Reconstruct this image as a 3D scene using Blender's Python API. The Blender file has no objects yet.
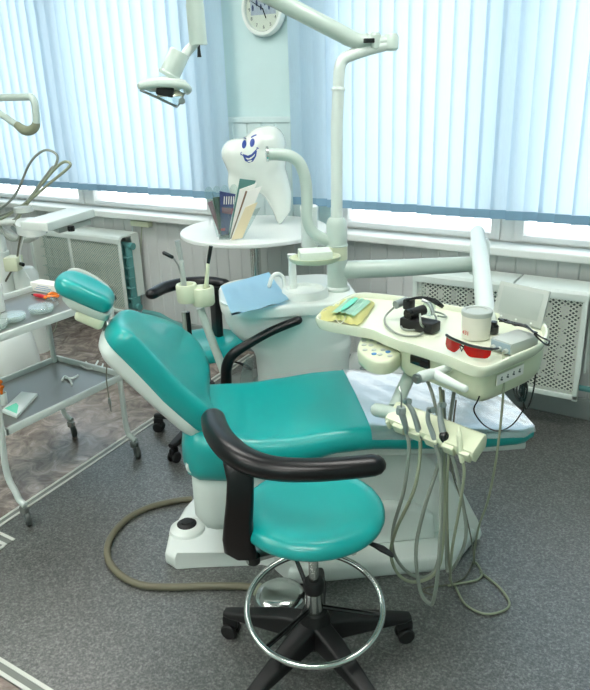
import bpy, bmesh, math, random
from mathutils import Vector, Matrix
random.seed(7)
C = bpy.context.scene.collection
PI = math.pi
H = 1.60            # camera height
F = 700.0           # focal length in pixels of the 590x690 photograph

# ------------------------------------------------------------------ camera
mX = Vector((-1165, 223, -F)).normalized(); up = -Vector((63, -1865, -F)).normalized()
X_ = -mX; Y_ = up.cross(X_).normalized(); X_ = Y_.cross(up).normalized()
R = Matrix((X_, Y_, up))                      # world = R @ cam
cam = bpy.data.cameras.new('camera'); camo = bpy.data.objects.new('camera', cam); C.objects.link(camo)
camo.matrix_world = Matrix.Translation((0, 0, H)) @ R.to_4x4()
cam.sensor_fit = 'VERTICAL'; cam.sensor_height = 24.0; cam.lens = 24.0 * F / 690.0
cam.clip_start = 0.02
bpy.context.scene.camera = camo

# measuring helpers: where a sight line meets a real plane of the room
def ray(px, py): return R @ Vector((px - 295., 345. - py, -F))
def Wz(px, py, z):
    d = ray(px, py); return Vector((0, 0, H)) + d * ((z - H) / d.z)
def Wy(px, py, y):
    d = ray(px, py); return Vector((0, 0, H)) + d * (y / d.y)
A = Vector((math.cos(math.radians(39)), math.sin(math.radians(39)), 0)); N = Vector((-A.y, A.x, 0))
def Wv(px, py, v):
    d = ray(px, py); return Vector((0, 0, H)) + d * (v / d.dot(N))
def U(u, v, z): return A * u + N * v + Vector((0, 0, z))
def Wd(px, py, k):                            # k metres of horizontal distance along the sight line
    d = ray(px, py); return Vector((0, 0, H)) + d * (k / math.hypot(d.x, d.y))

# ------------------------------------------------------------------ materials
def lin(c):
    return tuple(((x / 255.) / 12.92 if x <= 10 else ((x / 255. + .055) / 1.055) ** 2.4) for x in c) + (1.,)
def mat(name, col, rough=.5, metal=0, coat=0, bump=0, bscale=200, spec=.5, trans=0, var=0, vscale=8, alpha=1, sss=0):
    m = bpy.data.materials.new(name); m.use_nodes = True; nt = m.node_tree; b = nt.nodes['Principled BSDF']
    b.inputs['Base Color'].default_value = lin(col); b.inputs['Roughness'].default_value = rough
    b.inputs['Metallic'].default_value = metal; b.inputs['Coat Weight'].default_value = coat; b.inputs['Coat Roughness'].default_value = .12
    b.inputs['Specular IOR Level'].default_value = spec; b.inputs['Transmission Weight'].default_value = trans; b.inputs['Alpha'].default_value = alpha
    tc = nt.nodes.new('ShaderNodeTexCoord')
    if True:
        n = nt.nodes.new('ShaderNodeTexNoise'); n.inputs['Scale'].default_value = vscale; n.inputs['Detail'].default_value = 4
        nt.links.new(tc.outputs['Object'], n.inputs['Vector'])
        mx = nt.nodes.new('ShaderNodeMix'); mx.data_type = 'RGBA'; k = var if var else .03
        a = lin(col); mx.inputs[6].default_value = tuple(x * (1 - k) for x in a[:3]) + (1,); mx.inputs[7].default_value = tuple(min(1, x * (1 + k)) for x in a[:3]) + (1,)
        nt.links.new(n.outputs['Fac'], mx.inputs[0]); nt.links.new(mx.outputs[2], b.inputs['Base Color'])
    if bump:
        n2 = nt.nodes.new('ShaderNodeTexNoise'); n2.inputs['Scale'].default_value = bscale; n2.inputs['Detail'].default_value = 3
        bp = nt.nodes.new('ShaderNodeBump'); bp.inputs['Strength'].default_value = bump; bp.inputs['Distance'].default_value = .002
        nt.links.new(tc.outputs['Object'], n2.inputs['Vector']); nt.links.new(n2.outputs['Fac'], bp.inputs['Height']); nt.links.new(bp.outputs['Normal'], b.inputs['Normal'])
    return m
teal = mat('teal_vinyl', (2, 156, 153), .34, coat=.25, bump=.15, bscale=350)
white = mat('white_plastic', (226, 233, 228), .28, coat=.3)
whitem = mat('white_paint_metal', (214, 224, 218), .3, coat=.2)
grey_arm = mat('grey_green_enamel', (190, 205, 196), .3, coat=.3)
cream = mat('cream_plastic', (212, 219, 190), .35, coat=.2)
trayin = mat('cream_tray_mat', (220, 227, 204), .25, coat=.3)
black = mat('black_rubber', (6, 6, 8), .30, spec=.4, bump=.1, bscale=400)
blackg = mat('black_gloss', (10, 10, 11), .2, coat=.4)
bootm = mat('black_matt_plastic', (18, 18, 19), .5)
chrome = mat('chrome', (205, 208, 205), .17, metal=1)
steel = mat('steel', (165, 170, 168), .28, metal=1)
stainless = mat('stainless_sheet', (158, 158, 154), .36, metal=.85, var=.06, vscale=3)
cartm = mat('cart_white_paint', (205, 214, 209), .35)
hosem = mat('grey_hose', (142, 150, 140), .45)
hoseg = mat('green_grey_hose', (150, 158, 134), .45)
hosed = mat('dark_hose', (100, 100, 84), .45)
hosev = mat('olive_hose', (112, 108, 88), .45)
paperb = mat('blue_paper', (178, 220, 240), .8, bump=.4, bscale=60)
papery = mat('yellow_cloth', (236, 234, 168), .8, bump=.8, bscale=40)
maskm = mat('mint_mask', (196, 238, 222), .75, var=.12, vscale=25)
maskd = mat('mint_mask_fold', (112, 216, 184), .75)
wood_w = mat('white_laminate', (238, 242, 238), .3)
sillm = mat('white_sill', (225, 230, 226), .35)
framem = mat('window_frame', (236, 234, 230), .35)
boards = mat('grey_wall_boards', (202, 205, 203), .55, var=.04, vscale=2)
boardw = mat('white_wall_boards', (205, 222, 222), .5)
turq = mat('turquoise_wall_paint', (196, 220, 220), .75, bump=.2, bscale=120)
ceilm = mat('white_ceiling', (222, 224, 220), .8, bump=.1)
wallm = mat('pale_wall_paint', (186, 210, 206), .75)
radm = mat('teal_radiator', (96, 160, 158), .45)
redl = mat('red_lens', (190, 8, 8), .1, coat=.4, trans=.25)
orange = mat('orange_plastic', (230, 120, 25), .4)
redp = mat('red_plastic', (205, 45, 60), .4)
green = mat('green_plastic', (70, 150, 110), .4)
purple = mat('purple_plastic', (95, 50, 110), .4)
bluei = mat('blue_ink', (30, 66, 150), .4)
inkd = mat('grey_ink', (70, 82, 80), .6)
inkb = mat('sky_ink', (70, 130, 190), .5)
redink = mat('red_ink', (190, 70, 60), .6)
lcd = mat('dark_display', (22, 24, 26), .15)
greyp = mat('grey_plastic', (176, 184, 178), .4)
greyd = mat('grey_dark_plastic', (138, 150, 148), .35)
toothm = mat('glossy_tooth_white', (232, 238, 230), .16, coat=.5)
stripm = mat('white_floor_strip', (205, 208, 200), .4)
stripg = mat('grey_floor_strip', (120, 124, 118), .5)
tan = mat('tan_paper', (226, 213, 178), .7)
paperw = mat('white_paper', (232, 232, 226), .7)
tealp = mat('teal_paper', (80, 128, 122), .6)
navy = mat('navy_cover', (62, 74, 120), .4, var=.5, vscale=60)
dgreen = mat('green_cover', (60, 84, 68), .5, var=.4, vscale=50)
pinkc = mat('pink_cover', (150, 96, 110), .5, var=.3, vscale=50)
brownc = mat('brown_cover', (120, 92, 70), .5, var=.3, vscale=50)

def clearmat(name, tint=(235, 245, 242), t=.8, rough=.08, milk=.1, f0=.04, power=5.0):
    m = bpy.data.materials.new(name); m.use_nodes = True; nt = m.node_tree; nt.nodes.clear()
    o = nt.nodes.new('ShaderNodeOutputMaterial'); tr = nt.nodes.new('ShaderNodeBsdfTransparent'); tr.inputs[0].default_value = lin(tint)
    g = nt.nodes.new('ShaderNodeBsdfGlossy'); g.inputs['Roughness'].default_value = rough
    df = nt.nodes.new('ShaderNodeBsdfDiffuse'); df.inputs[0].default_value = lin(tint)
    lw = nt.nodes.new('ShaderNodeLayerWeight'); lw.inputs[0].default_value = .5
    pw = nt.nodes.new('ShaderNodeMath'); pw.operation = 'POWER'; pw.inputs[1].default_value = power; nt.links.new(lw.outputs['Facing'], pw.inputs[0])
    fr = nt.nodes.new('ShaderNodeMath'); fr.operation = 'MULTIPLY_ADD'; fr.inputs[1].default_value = .9; fr.inputs[2].default_value = f0; nt.links.new(pw.outputs[0], fr.inputs[0])
    m1 = nt.nodes.new('ShaderNodeMixShader'); m1.inputs[0].default_value = milk
    nt.links.new(tr.outputs[0], m1.inputs[1]); nt.links.new(df.outputs[0], m1.inputs[2])
    m2 = nt.nodes.new('ShaderNodeMixShader'); nt.links.new(fr.outputs[0], m2.inputs[0]); nt.links.new(m1.outputs[0], m2.inputs[1]); nt.links.new(g.outputs[0], m2.inputs[2])
    nt.links.new(m2.outputs[0], o.inputs[0]); return m
glass = clearmat('window_glass', (250, 253, 253), milk=0, rough=.02)
clearp = clearmat('clear_plastic', (240, 246, 245), milk=.05)
def coverfilm():
    m = clearmat('clear_foot_film', (236, 242, 246), milk=.18, rough=.24, f0=.46, power=2.4)
    nt = m.node_tree
    tc = nt.nodes.new('ShaderNodeTexCoord'); nz = nt.nodes.new('ShaderNodeTexNoise'); nz.inputs['Scale'].default_value = 7; nz.inputs['Detail'].default_value = 3
    bp = nt.nodes.new('ShaderNodeBump'); bp.inputs['Strength'].default_value = .5; bp.inputs['Distance'].default_value = .01
    nt.links.new(tc.outputs['Object'], nz.inputs['Vector']); nt.links.new(nz.outputs['Fac'], bp.inputs['Height'])
    for n in nt.nodes:
        if n.type == 'BSDF_GLOSSY': nt.links.new(bp.outputs[0], n.inputs['Normal'])
    return m
film = coverfilm()

def vane_mat(name, col, tr=.6):
    m = bpy.data.materials.new(name); m.use_nodes = True; nt = m.node_tree; nt.nodes.clear()
    o = nt.nodes.new('ShaderNodeOutputMaterial'); d = nt.nodes.new('ShaderNodeBsdfDiffuse'); t = nt.nodes.new('ShaderNodeBsdfTranslucent')
    tc = nt.nodes.new('ShaderNodeTexCoord'); mp = nt.nodes.new('ShaderNodeMapping'); mp.inputs['Scale'].default_value = (300, 300, 25)
    nz = nt.nodes.new('ShaderNodeTexNoise'); nz.inputs['Scale'].default_value = 1; nz.inputs['Detail'].default_value = 2
    mx = nt.nodes.new('ShaderNodeMix'); mx.data_type = 'RGBA'; a = lin(col)
    mx.inputs[6].default_value = tuple(x * .9 for x in a[:3]) + (1,); mx.inputs[7].default_value = a
    nt.links.new(tc.outputs['Object'], mp.inputs[0]); nt.links.new(mp.outputs[0], nz.inputs['Vector']); nt.links.new(nz.outputs['Fac'], mx.inputs[0])
    nt.links.new(mx.outputs[2], d.inputs[0]); nt.links.new(mx.outputs[2], t.inputs[0])
    ms = nt.nodes.new('ShaderNodeMixShader'); ms.inputs[0].default_value = tr
    nt.links.new(d.outputs[0], ms.inputs[1]); nt.links.new(t.outputs[0], ms.inputs[2]); nt.links.new(ms.outputs[0], o.inputs[0]); return m
vanem = vane_mat('pale_blue_vane', (208, 228, 242), .60)
hemm = mat('blue_hem', (128, 165, 190), .8)

def carpet():
    m = bpy.data.materials.new('speckled_carpet'); m.use_nodes = True; nt = m.node_tree; b = nt.nodes['Principled BSDF']
    tc = nt.nodes.new('ShaderNodeTexCoord')
    n = nt.nodes.new('ShaderNodeTexNoise'); n.inputs['Scale'].default_value = 130; n.inputs['Detail'].default_value = 4; n.inputs['Roughness'].default_value = .8
    n2 = nt.nodes.new('ShaderNodeTexNoise'); n2.inputs['Scale'].default_value = 2.2; n2.inputs['Detail'].default_value = 2
    r = nt.nodes.new('ShaderNodeValToRGB'); e = r.color_ramp.elements
    e[0].position = .36; e[0].color = lin((42, 46, 44)); e[1].position = .66; e[1].color = lin((146, 147, 143)); q = e.new(.5); q.color = lin((86, 88, 85))
    mx = nt.nodes.new('ShaderNodeMix'); mx.data_type = 'RGBA'; mx.blend_type = 'MULTIPLY'; mx.inputs[0].default_value = .25
    for x in (n, n2): nt.links.new(tc.outputs['Object'], x.inputs['Vector'])
    nt.links.new(n.outputs['Fac'], r.inputs[0]); nt.links.new(r.outputs[0], mx.inputs[6]); nt.links.new(n2.outputs['Fac'], mx.inputs[7])
    nt.links.new(mx.outputs[2], b.inputs['Base Color']); b.inputs['Roughness'].default_value = .38; b.inputs['IOR'].default_value = 1.9
    bp = nt.nodes.new('ShaderNodeBump'); bp.inputs['Strength'].default_value = .12; bp.inputs['Distance'].default_value = .003
    nt.links.new(n.outputs['Fac'], bp.inputs['Height']); nt.links.new(bp.outputs[0], b.inputs['Normal']); return m
def lino():
    m = bpy.data.materials.new('marbled_lino'); m.use_nodes = True; nt = m.node_tree; b = nt.nodes['Principled BSDF']
    tc = nt.nodes.new('ShaderNodeTexCoord')
    n = nt.nodes.new('ShaderNodeTexNoise'); n.inputs['Scale'].default_value = 9; n.inputs['Detail'].default_value = 7; n.inputs['Roughness'].default_value = .65; n.inputs['Distortion'].default_value = 1.5
    r = nt.nodes.new('ShaderNodeValToRGB'); e = r.color_ramp.elements
    e[0].position = .35; e[0].color = lin((98, 86, 79)); e[1].position = .68; e[1].color = lin((186, 172, 163)); q = e.new(.5); q.color = lin((138, 125, 117))
    nt.links.new(tc.outputs['Object'], n.inputs['Vector']); nt.links.new(n.outputs['Fac'], r.inputs[0]); nt.links.new(r.outputs[0], b.inputs['Base Color'])
    b.inputs['Roughness'].default_value = .24; b.inputs['IOR'].default_value = 1.7
    n3 = nt.nodes.new('ShaderNodeTexNoise'); n3.inputs['Scale'].default_value = 18
    bp = nt.nodes.new('ShaderNodeBump'); bp.inputs['Strength'].default_value = .25; bp.inputs['Distance'].default_value = .006
    nt.links.new(tc.outputs['Object'], n3.inputs['Vector']); nt.links.new(n3.outputs['Fac'], bp.inputs['Height']); nt.links.new(bp.outputs[0], b.inputs['Normal']); return m
def meshpanel(name, px, pz, th):
    m = mat(name, (206, 214, 202), .45); nt = m.node_tree; b = nt.nodes['Principled BSDF']
    tc = nt.nodes.new('ShaderNodeTexCoord'); sp = nt.nodes.new('ShaderNodeSeparateXYZ'); nt.links.new(tc.outputs['Object'], sp.inputs[0])
    def op(o, a, b=None):
        q = nt.nodes.new('ShaderNodeMath'); q.operation = o
        for i, v in enumerate((a, b)):
            if v is None: continue
            if isinstance(v, (int, float)): q.inputs[i].default_value = v
            else: nt.links.new(v, q.inputs[i])
        return q.outputs[0]
    x = op('DIVIDE', sp.outputs['X'], px); z = op('DIVIDE', sp.outputs['Z'], pz)
    d1 = op('ABSOLUTE', op('SUBTRACT', op('FRACT', op('ADD', x, z)), .5)); d2 = op('ABSOLUTE', op('SUBTRACT', op('FRACT', op('SUBTRACT', x, z)), .5))
    g = nt.nodes.new('ShaderNodeMath'); g.operation = 'GREATER_THAN'; g.inputs[1].default_value = th; nt.links.new(op('MAXIMUM', d1, d2), g.inputs[0])
    nt.links.new(g.outputs[0], b.inputs['Alpha']); return m
grille_r = meshpanel('expanded_metal_grille', .026, .020, .30)
grille_l = meshpanel('fine_metal_grille', .020, .018, .30)
def emit(name, col, s):
    m = bpy.data.materials.new(name); m.use_nodes = True; nt = m.node_tree; nt.nodes.clear()
    o = nt.nodes.new('ShaderNodeOutputMaterial'); e = nt.nodes.new('ShaderNodeEmission'); e.inputs[0].default_value = lin(col); e.inputs[1].default_value = s
    nt.links.new(e.outputs[0], o.inputs[0]); return m
lampm = emit('fluorescent_diffuser', (255, 253, 248), 21.0)

# ------------------------------------------------------------------ object helpers
def setp(o, label=None, cat=None, group=None, kind=None):
    if label: o['label'] = label
    if cat: o['category'] = cat
    if group: o['group'] = group
    if kind: o['kind'] = kind
    return o
def thing(name, loc, label, cat, group=None):
    o = bpy.data.objects.new(name, None); C.objects.link(o); o.location = loc; o.empty_display_size = .05
    return setp(o, label, cat, group)
def rootloc(p):
    while p.parent: p = p.parent
    return Vector(p.location)
def ob(name, bm, m, parent=None, ang=35, label=None, origin=None, weld=False):
    if weld: bmesh.ops.remove_doubles(bm, verts=bm.verts, dist=1e-5)
    bmesh.ops.recalc_face_normals(bm, faces=bm.faces)
    if parent is not None: off = rootloc(parent)
    elif origin is not None: off = Vector(origin)
    else:
        xs = [v.co for v in bm.verts]
        off = Vector(((min(v.x for v in xs) + max(v.x for v in xs)) / 2, (min(v.y for v in xs) + max(v.y for v in xs)) / 2, min(v.z for v in xs)))
    bmesh.ops.translate(bm, verts=bm.verts, vec=-off)
    me = bpy.data.meshes.new(name); bm.to_mesh(me); bm.free()
    for i, mm in enumerate(m if isinstance(m, (list, tuple)) else [m]): me.materials.append(mm)
    if ang:
        for p in me.polygons: p.use_smooth = True
        me.set_sharp_from_angle(angle=math.radians(ang))
    o = bpy.data.objects.new(name, me); C.objects.link(o)
    if parent is not None: o.parent = parent
    else: o.location = off
    if label: o['label'] = label
    return o
def new(): return bmesh.new()
def box(bm, c, s, M=None, bev=0, seg=2, mi=0):
    r = bmesh.ops.create_cube(bm, size=1); vs = r['verts']
    bmesh.ops.scale(bm, verts=vs, vec=s)
    es = list({e for v in vs for e in v.link_edges})
    if bev:
        q = bmesh.ops.bevel(bm, geom=es, offset=bev, segments=seg, affect='EDGES', profile=.5)
        vs = list({v for f in q['faces'] for v in f.verts} | {v for v in vs if v.is_valid})
        st = set(vs); 
        vs = list(st)
    T = Matrix.Translation(c) @ (M.to_4x4() if M else Matrix.Identity(4))
    bmesh.ops.transform(bm, verts=vs, matrix=T)
    if mi:
        for f in {f for v in vs for f in v.link_faces}: f.material_index = mi
    return bm
def B(c, s, M=None, bev=0, seg=2): return box(new(), c, s, M, bev, seg)
def bb(lo, hi, bev=0):                        # axis aligned box by corners
    return B([(a + b) / 2 for a, b in zip(lo, hi)], [abs(b - a) for a, b in zip(lo, hi)], None, bev)
def frame(d, upv=Vector((0, 0, 1))):
    d = Vector(d).normalized()
    if abs(d.dot(upv)) > .98: upv = Vector((1, 0, 0))
    a = upv.cross(d).normalized(); b = d.cross(a).normalized(); return a, b, d
def MF(x, z):                                 # rotation with local x along x, z near z
    x = Vector(x).normalized(); y = Vector(z).cross(x).normalized(); z = x.cross(y); return Matrix((x, y, z)).transposed()
MA = MF(A, (0, 0, 1))
def spl(pts, n=8, closed=False):
    P = [Vector(p) for p in pts]; out = []; L = len(P)
    for i in range(L if closed else L - 1):
        if closed: p0, p1, p2, p3 = P[i - 1], P[i], P[(i + 1) % L], P[(i + 2) % L]
        else: p0, p1, p2, p3 = P[max(i - 1, 0)], P[i], P[i + 1], P[min(i + 2, L - 1)]
        for k in range(n):
            t = k / n
            out.append(.5 * ((2 * p1) + (-p0 + p2) * t + (2 * p0 - 5 * p1 + 4 * p2 - p3) * t * t + (-p0 + 3 * p1 - 3 * p2 + p3) * t ** 3))
    if not closed: out.append(P[-1])
    return out
def lerpl(l, t):
    if not isinstance(l, (list, tuple)): return l
    x = t * (len(l) - 1); i = min(int(x), len(l) - 2); return l[i] + (l[i + 1] - l[i]) * (x - i)
def skin(bm, rings, caps=True, closed=False):
    vs = [[bm.verts.new(p) for p in r] for r in rings]; n = len(rings[0])
    for i in range(len(vs) if closed else len(vs) - 1):
        a, b = vs[i], vs[(i + 1) % len(vs)]
        for k in range(n): bm.faces.new((a[k], a[(k + 1) % n], b[(k + 1) % n], b[k]))
    if caps and not closed:
        for r, s in ((vs[0], 1), (vs[-1], -1)):
            try: bm.faces.new(r)
            except Exception: pass
    return bm
def tube(bm, pts, r, n=12, sm=0, caps=True, closed=False, round_end=False, flat=1.0, upv=Vector((0, 0, 1))):
    P = [Vector(p) for p in pts]
    if sm: P = spl(P, sm, closed)
    L = len(P); rings = []; a0 = None
    for i, p in enumerate(P):
        if closed: d = P[(i + 1) % L] - P[i - 1]
        else: d = P[min(i + 1, L - 1)] - P[max(i - 1, 0)]
        d.normalize()
        if a0 is None: a, b, _ = frame(d, upv)
        else:
            a = (a0 - d * a0.dot(d)).normalized(); b = d.cross(a)
        a0 = a; rr = lerpl(r, i / (L - 1))
        rings.append([p + (a * math.cos(2 * PI * k / n) + b * math.sin(2 * PI * k / n) * flat) * rr for k in range(n)])
    if round_end and not closed:
        def cap(p, d, rr, ring):
            o = []
            for t in (30, 60, 82):
                c, s = math.cos(math.radians(t)), math.sin(math.radians(t)); o.append([p + (q - p) * c + d * rr * s for q in ring])
            return o
        d0 = (P[0] - P[1]).normalized(); d1 = (P[-1] - P[-2]).normalized()
        rings = cap(P[0], d0, lerpl(r, 0), rings[0])[::-1] + rings + cap(P[-1], d1, lerpl(r, 1), rings[-1])
    return skin(bm, rings, caps, closed)
def T(pts, r, n=12, **k): return tube(new(), pts, r, n, **k)
def lathe(bm, c, prof, ax=(0, 0, 1), n=32, sx=1, sy=1, xd=None):
    c = Vector(c); a, b, d = frame(ax)
    if xd is not None: a = Vector(xd).normalized(); b = d.cross(a)
    rings = [[c + d * h + (a * math.cos(2 * PI * k / n) * sx + b * math.sin(2 * PI * k / n) * sy) * max(r, 1e-4) for k in range(n)] for r, h in prof]
    return skin(bm, rings)
def Lt(c, prof, **k): return lathe(new(), c, prof, **k)
def prism(bm, pts, dvec, bev=0, seg=2):       # polygon swept along dvec
    dvec = Vector(dvec); a = [bm.verts.new(Vector(p)) for p in pts]; b = [bm.verts.new(Vector(p) + dvec) for p in pts]; n = len(a)
    f1 = bm.faces.new(a); f2 = bm.faces.new(b[::-1]); fs = [bm.faces.new((a[(k + 1) % n], a[k], b[k], b[(k + 1) % n])) for k in range(n)]
    if bev:
        bmesh.ops.bevel(bm, geom=[e for e in set(f1.edges) | set(f2.edges)], offset=bev, segments=seg, affect='EDGES', profile=.5)
    return bm
def Pr(pts, dvec, bev=0, seg=2): return prism(new(), pts, dvec, bev, seg)
def rr(w, h, r, n=5):                         # rounded rectangle outline, centred
    o = []
    r = min(r, w / 2 - 1e-4, h / 2 - 1e-4)
    for cx, cy, a0 in ((w / 2 - r, h / 2 - r, 0), (-w / 2 + r, h / 2 - r, 90), (-w / 2 + r, -h / 2 + r, 180), (w / 2 - r, -h / 2 + r, 270)):
        for k in range(n + 1):
            a = math.radians(a0 + 90 * k / n); o.append((cx + r * math.cos(a), cy + r * math.sin(a)))
    return o
def pad(bm, o, e1, e2, nn, outline, prof, lift=None, inner=(.75, .5, .25)):
    """cushion: closed 2D outline in frame (o,e1,e2); prof = [(inset, height)...] bottom to top"""
    o, e1, e2, nn = Vector(o), Vector(e1), Vector(e2), Vector(nn); lift = lift or (lambda x, y: 0)
    cx = sum(p[0] for p in outline) / len(outline); cy = sum(p[1] for p in outline) / len(outline); rings = []
    def ringat(ins, h, kk=1):
        r = []
        for x, y in outline:
            dx, dy = x - cx, y - cy; L = math.hypot(dx, dy); f = max(1 - ins / L, .02) * kk
            X, Y = cx + dx * f, cy + dy * f; r.append(o + e1 * X + e2 * Y + nn * (h + lift(X, Y)))
        return r
    for k in inner[::-1]: rings.append(ringat(prof[0][0], prof[0][1], k))
    for i, h in prof: rings.append(ringat(i, h))
    hi = prof[-1]
    for k in inner: rings.append(ringat(hi[0], hi[1] , k))
    vs = [[bm.verts.new(p) for p in r] for r in rings]; n = len(outline)
    for i in range(len(vs) - 1):
        for k in range(n): bm.faces.new((vs[i][k], vs[i][(k + 1) % n], vs[i + 1][(k + 1) % n], vs[i + 1][k]))
    for ring, h, in ((vs[0], prof[0][1]), (vs[-1], prof[-1][1])):
        c = bm.verts.new(o + e1 * cx + e2 * cy + nn * (h + lift(cx, cy)))
        for k in range(n): bm.faces.new((ring[k], ring[(k + 1) % n], c))
    return bm
def sp2(pts, n=6): return [(p.x, p.y) for p in spl([(a, b, 0) for a, b in pts], n, True)]
def blend(name, bm, m, parent, voxel=.008, smooth=8, label=None):
    """fuse overlapping volumes into one continuous skin"""
    me = bpy.data.meshes.new('tmp'); bm.to_mesh(me); bm.free(); o = bpy.data.objects.new('tmp', me); C.objects.link(o)
    r = o.modifiers.new('r', 'REMESH'); r.mode = 'VOXEL'; r.voxel_size = voxel
    s = o.modifiers.new('s', 'SMOOTH'); s.factor = .5; s.iterations = smooth
    dg = bpy.context.evaluated_depsgraph_get(); e = o.evaluated_get(dg); m2 = bpy.data.meshes.new_from_object(e)
    bpy.data.objects.remove(o); b2 = new(); b2.from_mesh(m2)
    return ob(name, b2, m, parent, ang=60, label=label)
def ell(bm, c, s, M=None, seg=20):
    r = bmesh.ops.create_uvsphere(bm, u_segments=seg, v_segments=seg // 2, radius=1); vs = r['verts']
    bmesh.ops.scale(bm, verts=vs, vec=s); bmesh.ops.transform(bm, verts=vs, matrix=Matrix.Translation(c) @ (M.to_4x4() if M else Matrix.Identity(4))); return bm
def text(name, s, size, loc, M, m, parent, depth=.0006):
    cu = bpy.data.curves.new(name, 'FONT'); cu.body = s; cu.size = size; cu.extrude = depth; cu.align_x = 'CENTER'; cu.align_y = 'CENTER'
    o = bpy.data.objects.new(name, cu); C.objects.link(o); dg = bpy.context.evaluated_depsgraph_get()
    me = bpy.data.meshes.new_from_object(o.evaluated_get(dg)); bpy.data.objects.remove(o)
    b = new(); b.from_mesh(me); bmesh.ops.transform(b, verts=b.verts, matrix=Matrix.Translation(loc) @ M.to_4x4())
    return ob(name, b, m, parent, ang=0)
def struct(name, bm, m, ang=0):
    o = ob(name, bm, m, None, ang); o['kind'] = 'structure'; return o
def dup(root, off, label=None, rot=None):
    r = root.copy(); C.objects.link(r); r.location = Vector(root.location) + Vector(off)
    if rot is not None: r.rotation_euler = (0, 0, rot)
    if label: r['label'] = label
    def rec(a, b):
        for ch in list(a.children):
            c = ch.copy(); C.objects.link(c); c.parent = b; rec(ch, c)
    rec(root, r); return r

# ------------------------------------------------------------------ ROOM
WY = 3.375; XL, XR, YB, CZ = -6.2, 1.6, -1.6, 2.95
SF = 3.30; ST = .828; SB = .788               # sill front, top, bottom
fl = struct('floor', bb((XL, YB, -.05), (XR, WY + .3, 0)), lino())
p1, p2 = Wz(0, 524, 0), Wz(149, 424, 0); dd = (p2 - p1).normalized()
q3, q4 = Wz(0, 655, 0), Wz(52, 690, 0)
yb = .87
def lineAt(y): return p1 + dd * ((y - p1.y) / dd.y)
c0, c1 = lineAt(yb), lineAt(WY)
cp = struct('trim_1', Pr([(c0.x, yb, 0), (XR, yb, 0), (XR, WY, 0), (c1.x, WY, 0)], (0, 0, .004)), carpet())
cp['label'] = 'grey-green speckled carpet field'
def strip(name, a, b, w=.045):
    a, b = Vector(a), Vector(b); d = (b - a).normalized(); n = Vector((-d.y, d.x, 0)); bm = new(); L = (b - a).length; c = (a + b) / 2
    M = MF(d, (0, 0, 1)); g = struct(name, box(bm, c + Vector((0, 0, .003)), (L, w, .006), M), stripg)
    for s in (-1, 1):
        o = ob('edge', B(c + n * s * w * .36 + Vector((0, 0, .005)), (L, w * .28, .006), M, .002), stripm, g)
        o.location = Vector((0, 0, 0)) ; 
    return g
strip('trim_2', lineAt(yb - .0), lineAt(3.30))
strip('trim_3', (c0.x - .6, yb, 0), (XR - .1, yb, 0))
e0 = Wz(15, 541, 0); e1 = Wz(0, 534, 0); e2 = Wz(0, 551, 0)
ec = e0 + Vector((-.025, -.02, 0)); strip('trim_4', ec + Vector((.024, 0, 0)), ec + Vector((-.5, 0, 0)), .05)
strip('trim_5', ec - dd * .026, ec - dd * .22, .05)
# window wall: openings 1 (left) and 2 (right)
W1 = (-5.3, -2.74); W2 = (-1.93, .25); WT = 2.45
def boardstrip(x0, x1, z0, z1, y, pitch=.098, g=.006, th=.02):
    bm = new(); xs = []; x = -.983 + pitch * math.floor((x0 + .983) / pitch)
    pts = [(x0, y)]
    while x < x1:
        if x - g > x0 and x + g < x1: pts += [(x - g, y), (x, y + g), (x + g, y)]
        x += pitch
    pts.append((x1, y))
    for (a, b), (c, d) in zip(pts, pts[1:]):
        bm.faces.new([bm.verts.new(p) for p in ((a, b, z0), (c, d, z0), (c, d, z1), (a, b, z1))])
    for a, b, c, d in (((x0, y), (x0, y + th), z0, z1), ((x1, y), (x1, y + th), z0, z1)):
        bm.faces.new([bm.verts.new(p) for p in ((a[0], a[1], c), (b[0], b[1], c), (b[0], b[1], d), (a[0], a[1], d))])
    bm.faces.new([bm.verts.new(p) for p in ((x0, y, z1), (x1, y, z1), (x1, y + th, z1), (x0, y + th, z1))])
    return bm
wb = new()
box(wb, ((XL + XR) / 2, WY + .14, (SB + .0) / 2), (XR - XL, .24, SB))
for a, b in ((XL, W1[0]), (W1[1], W2[0]), (W2[1], XR)): box(wb, ((a + b) / 2, WY + .14, (SB + WT) / 2), (b - a, .24, WT - SB))
box(wb, ((XL + XR) / 2, WY + .14, (WT + CZ) / 2), (XR - XL, .24, CZ - WT))
struct('wall_back', wb, turq)
struct('trim_6', boardstrip(XL, XR, 0, SB, WY), boards)
pb = boardstrip(-2.72, -2.0, ST, 1.40, WY - .002, th=.02)
struct('trim_7', pb, boardw)
struct('trim_8', bb((-2.73, WY - .012, 1.395), (-1.99, WY + .02, 1.425), .003), boardw)
struct('baseboard_back', bb((XL, WY - .03, 0), (XR, WY, .11), .012), mat('grey_coving', (140, 148, 146), .4))
struct('wall_left', bb((XL - .1, YB, 0), (XL, WY + .3, CZ)), wallm)
struct('wall_right', bb((XR, YB, 0), (XR + .1, WY + .3, CZ)), wallm)
struct('wall_front', bb((XL, YB - .1, 0), (XR, YB, CZ)), wallm)
struct('ceiling', bb((XL, YB, CZ), (XR, WY + .3, CZ + .1)), ceilm)
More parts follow.
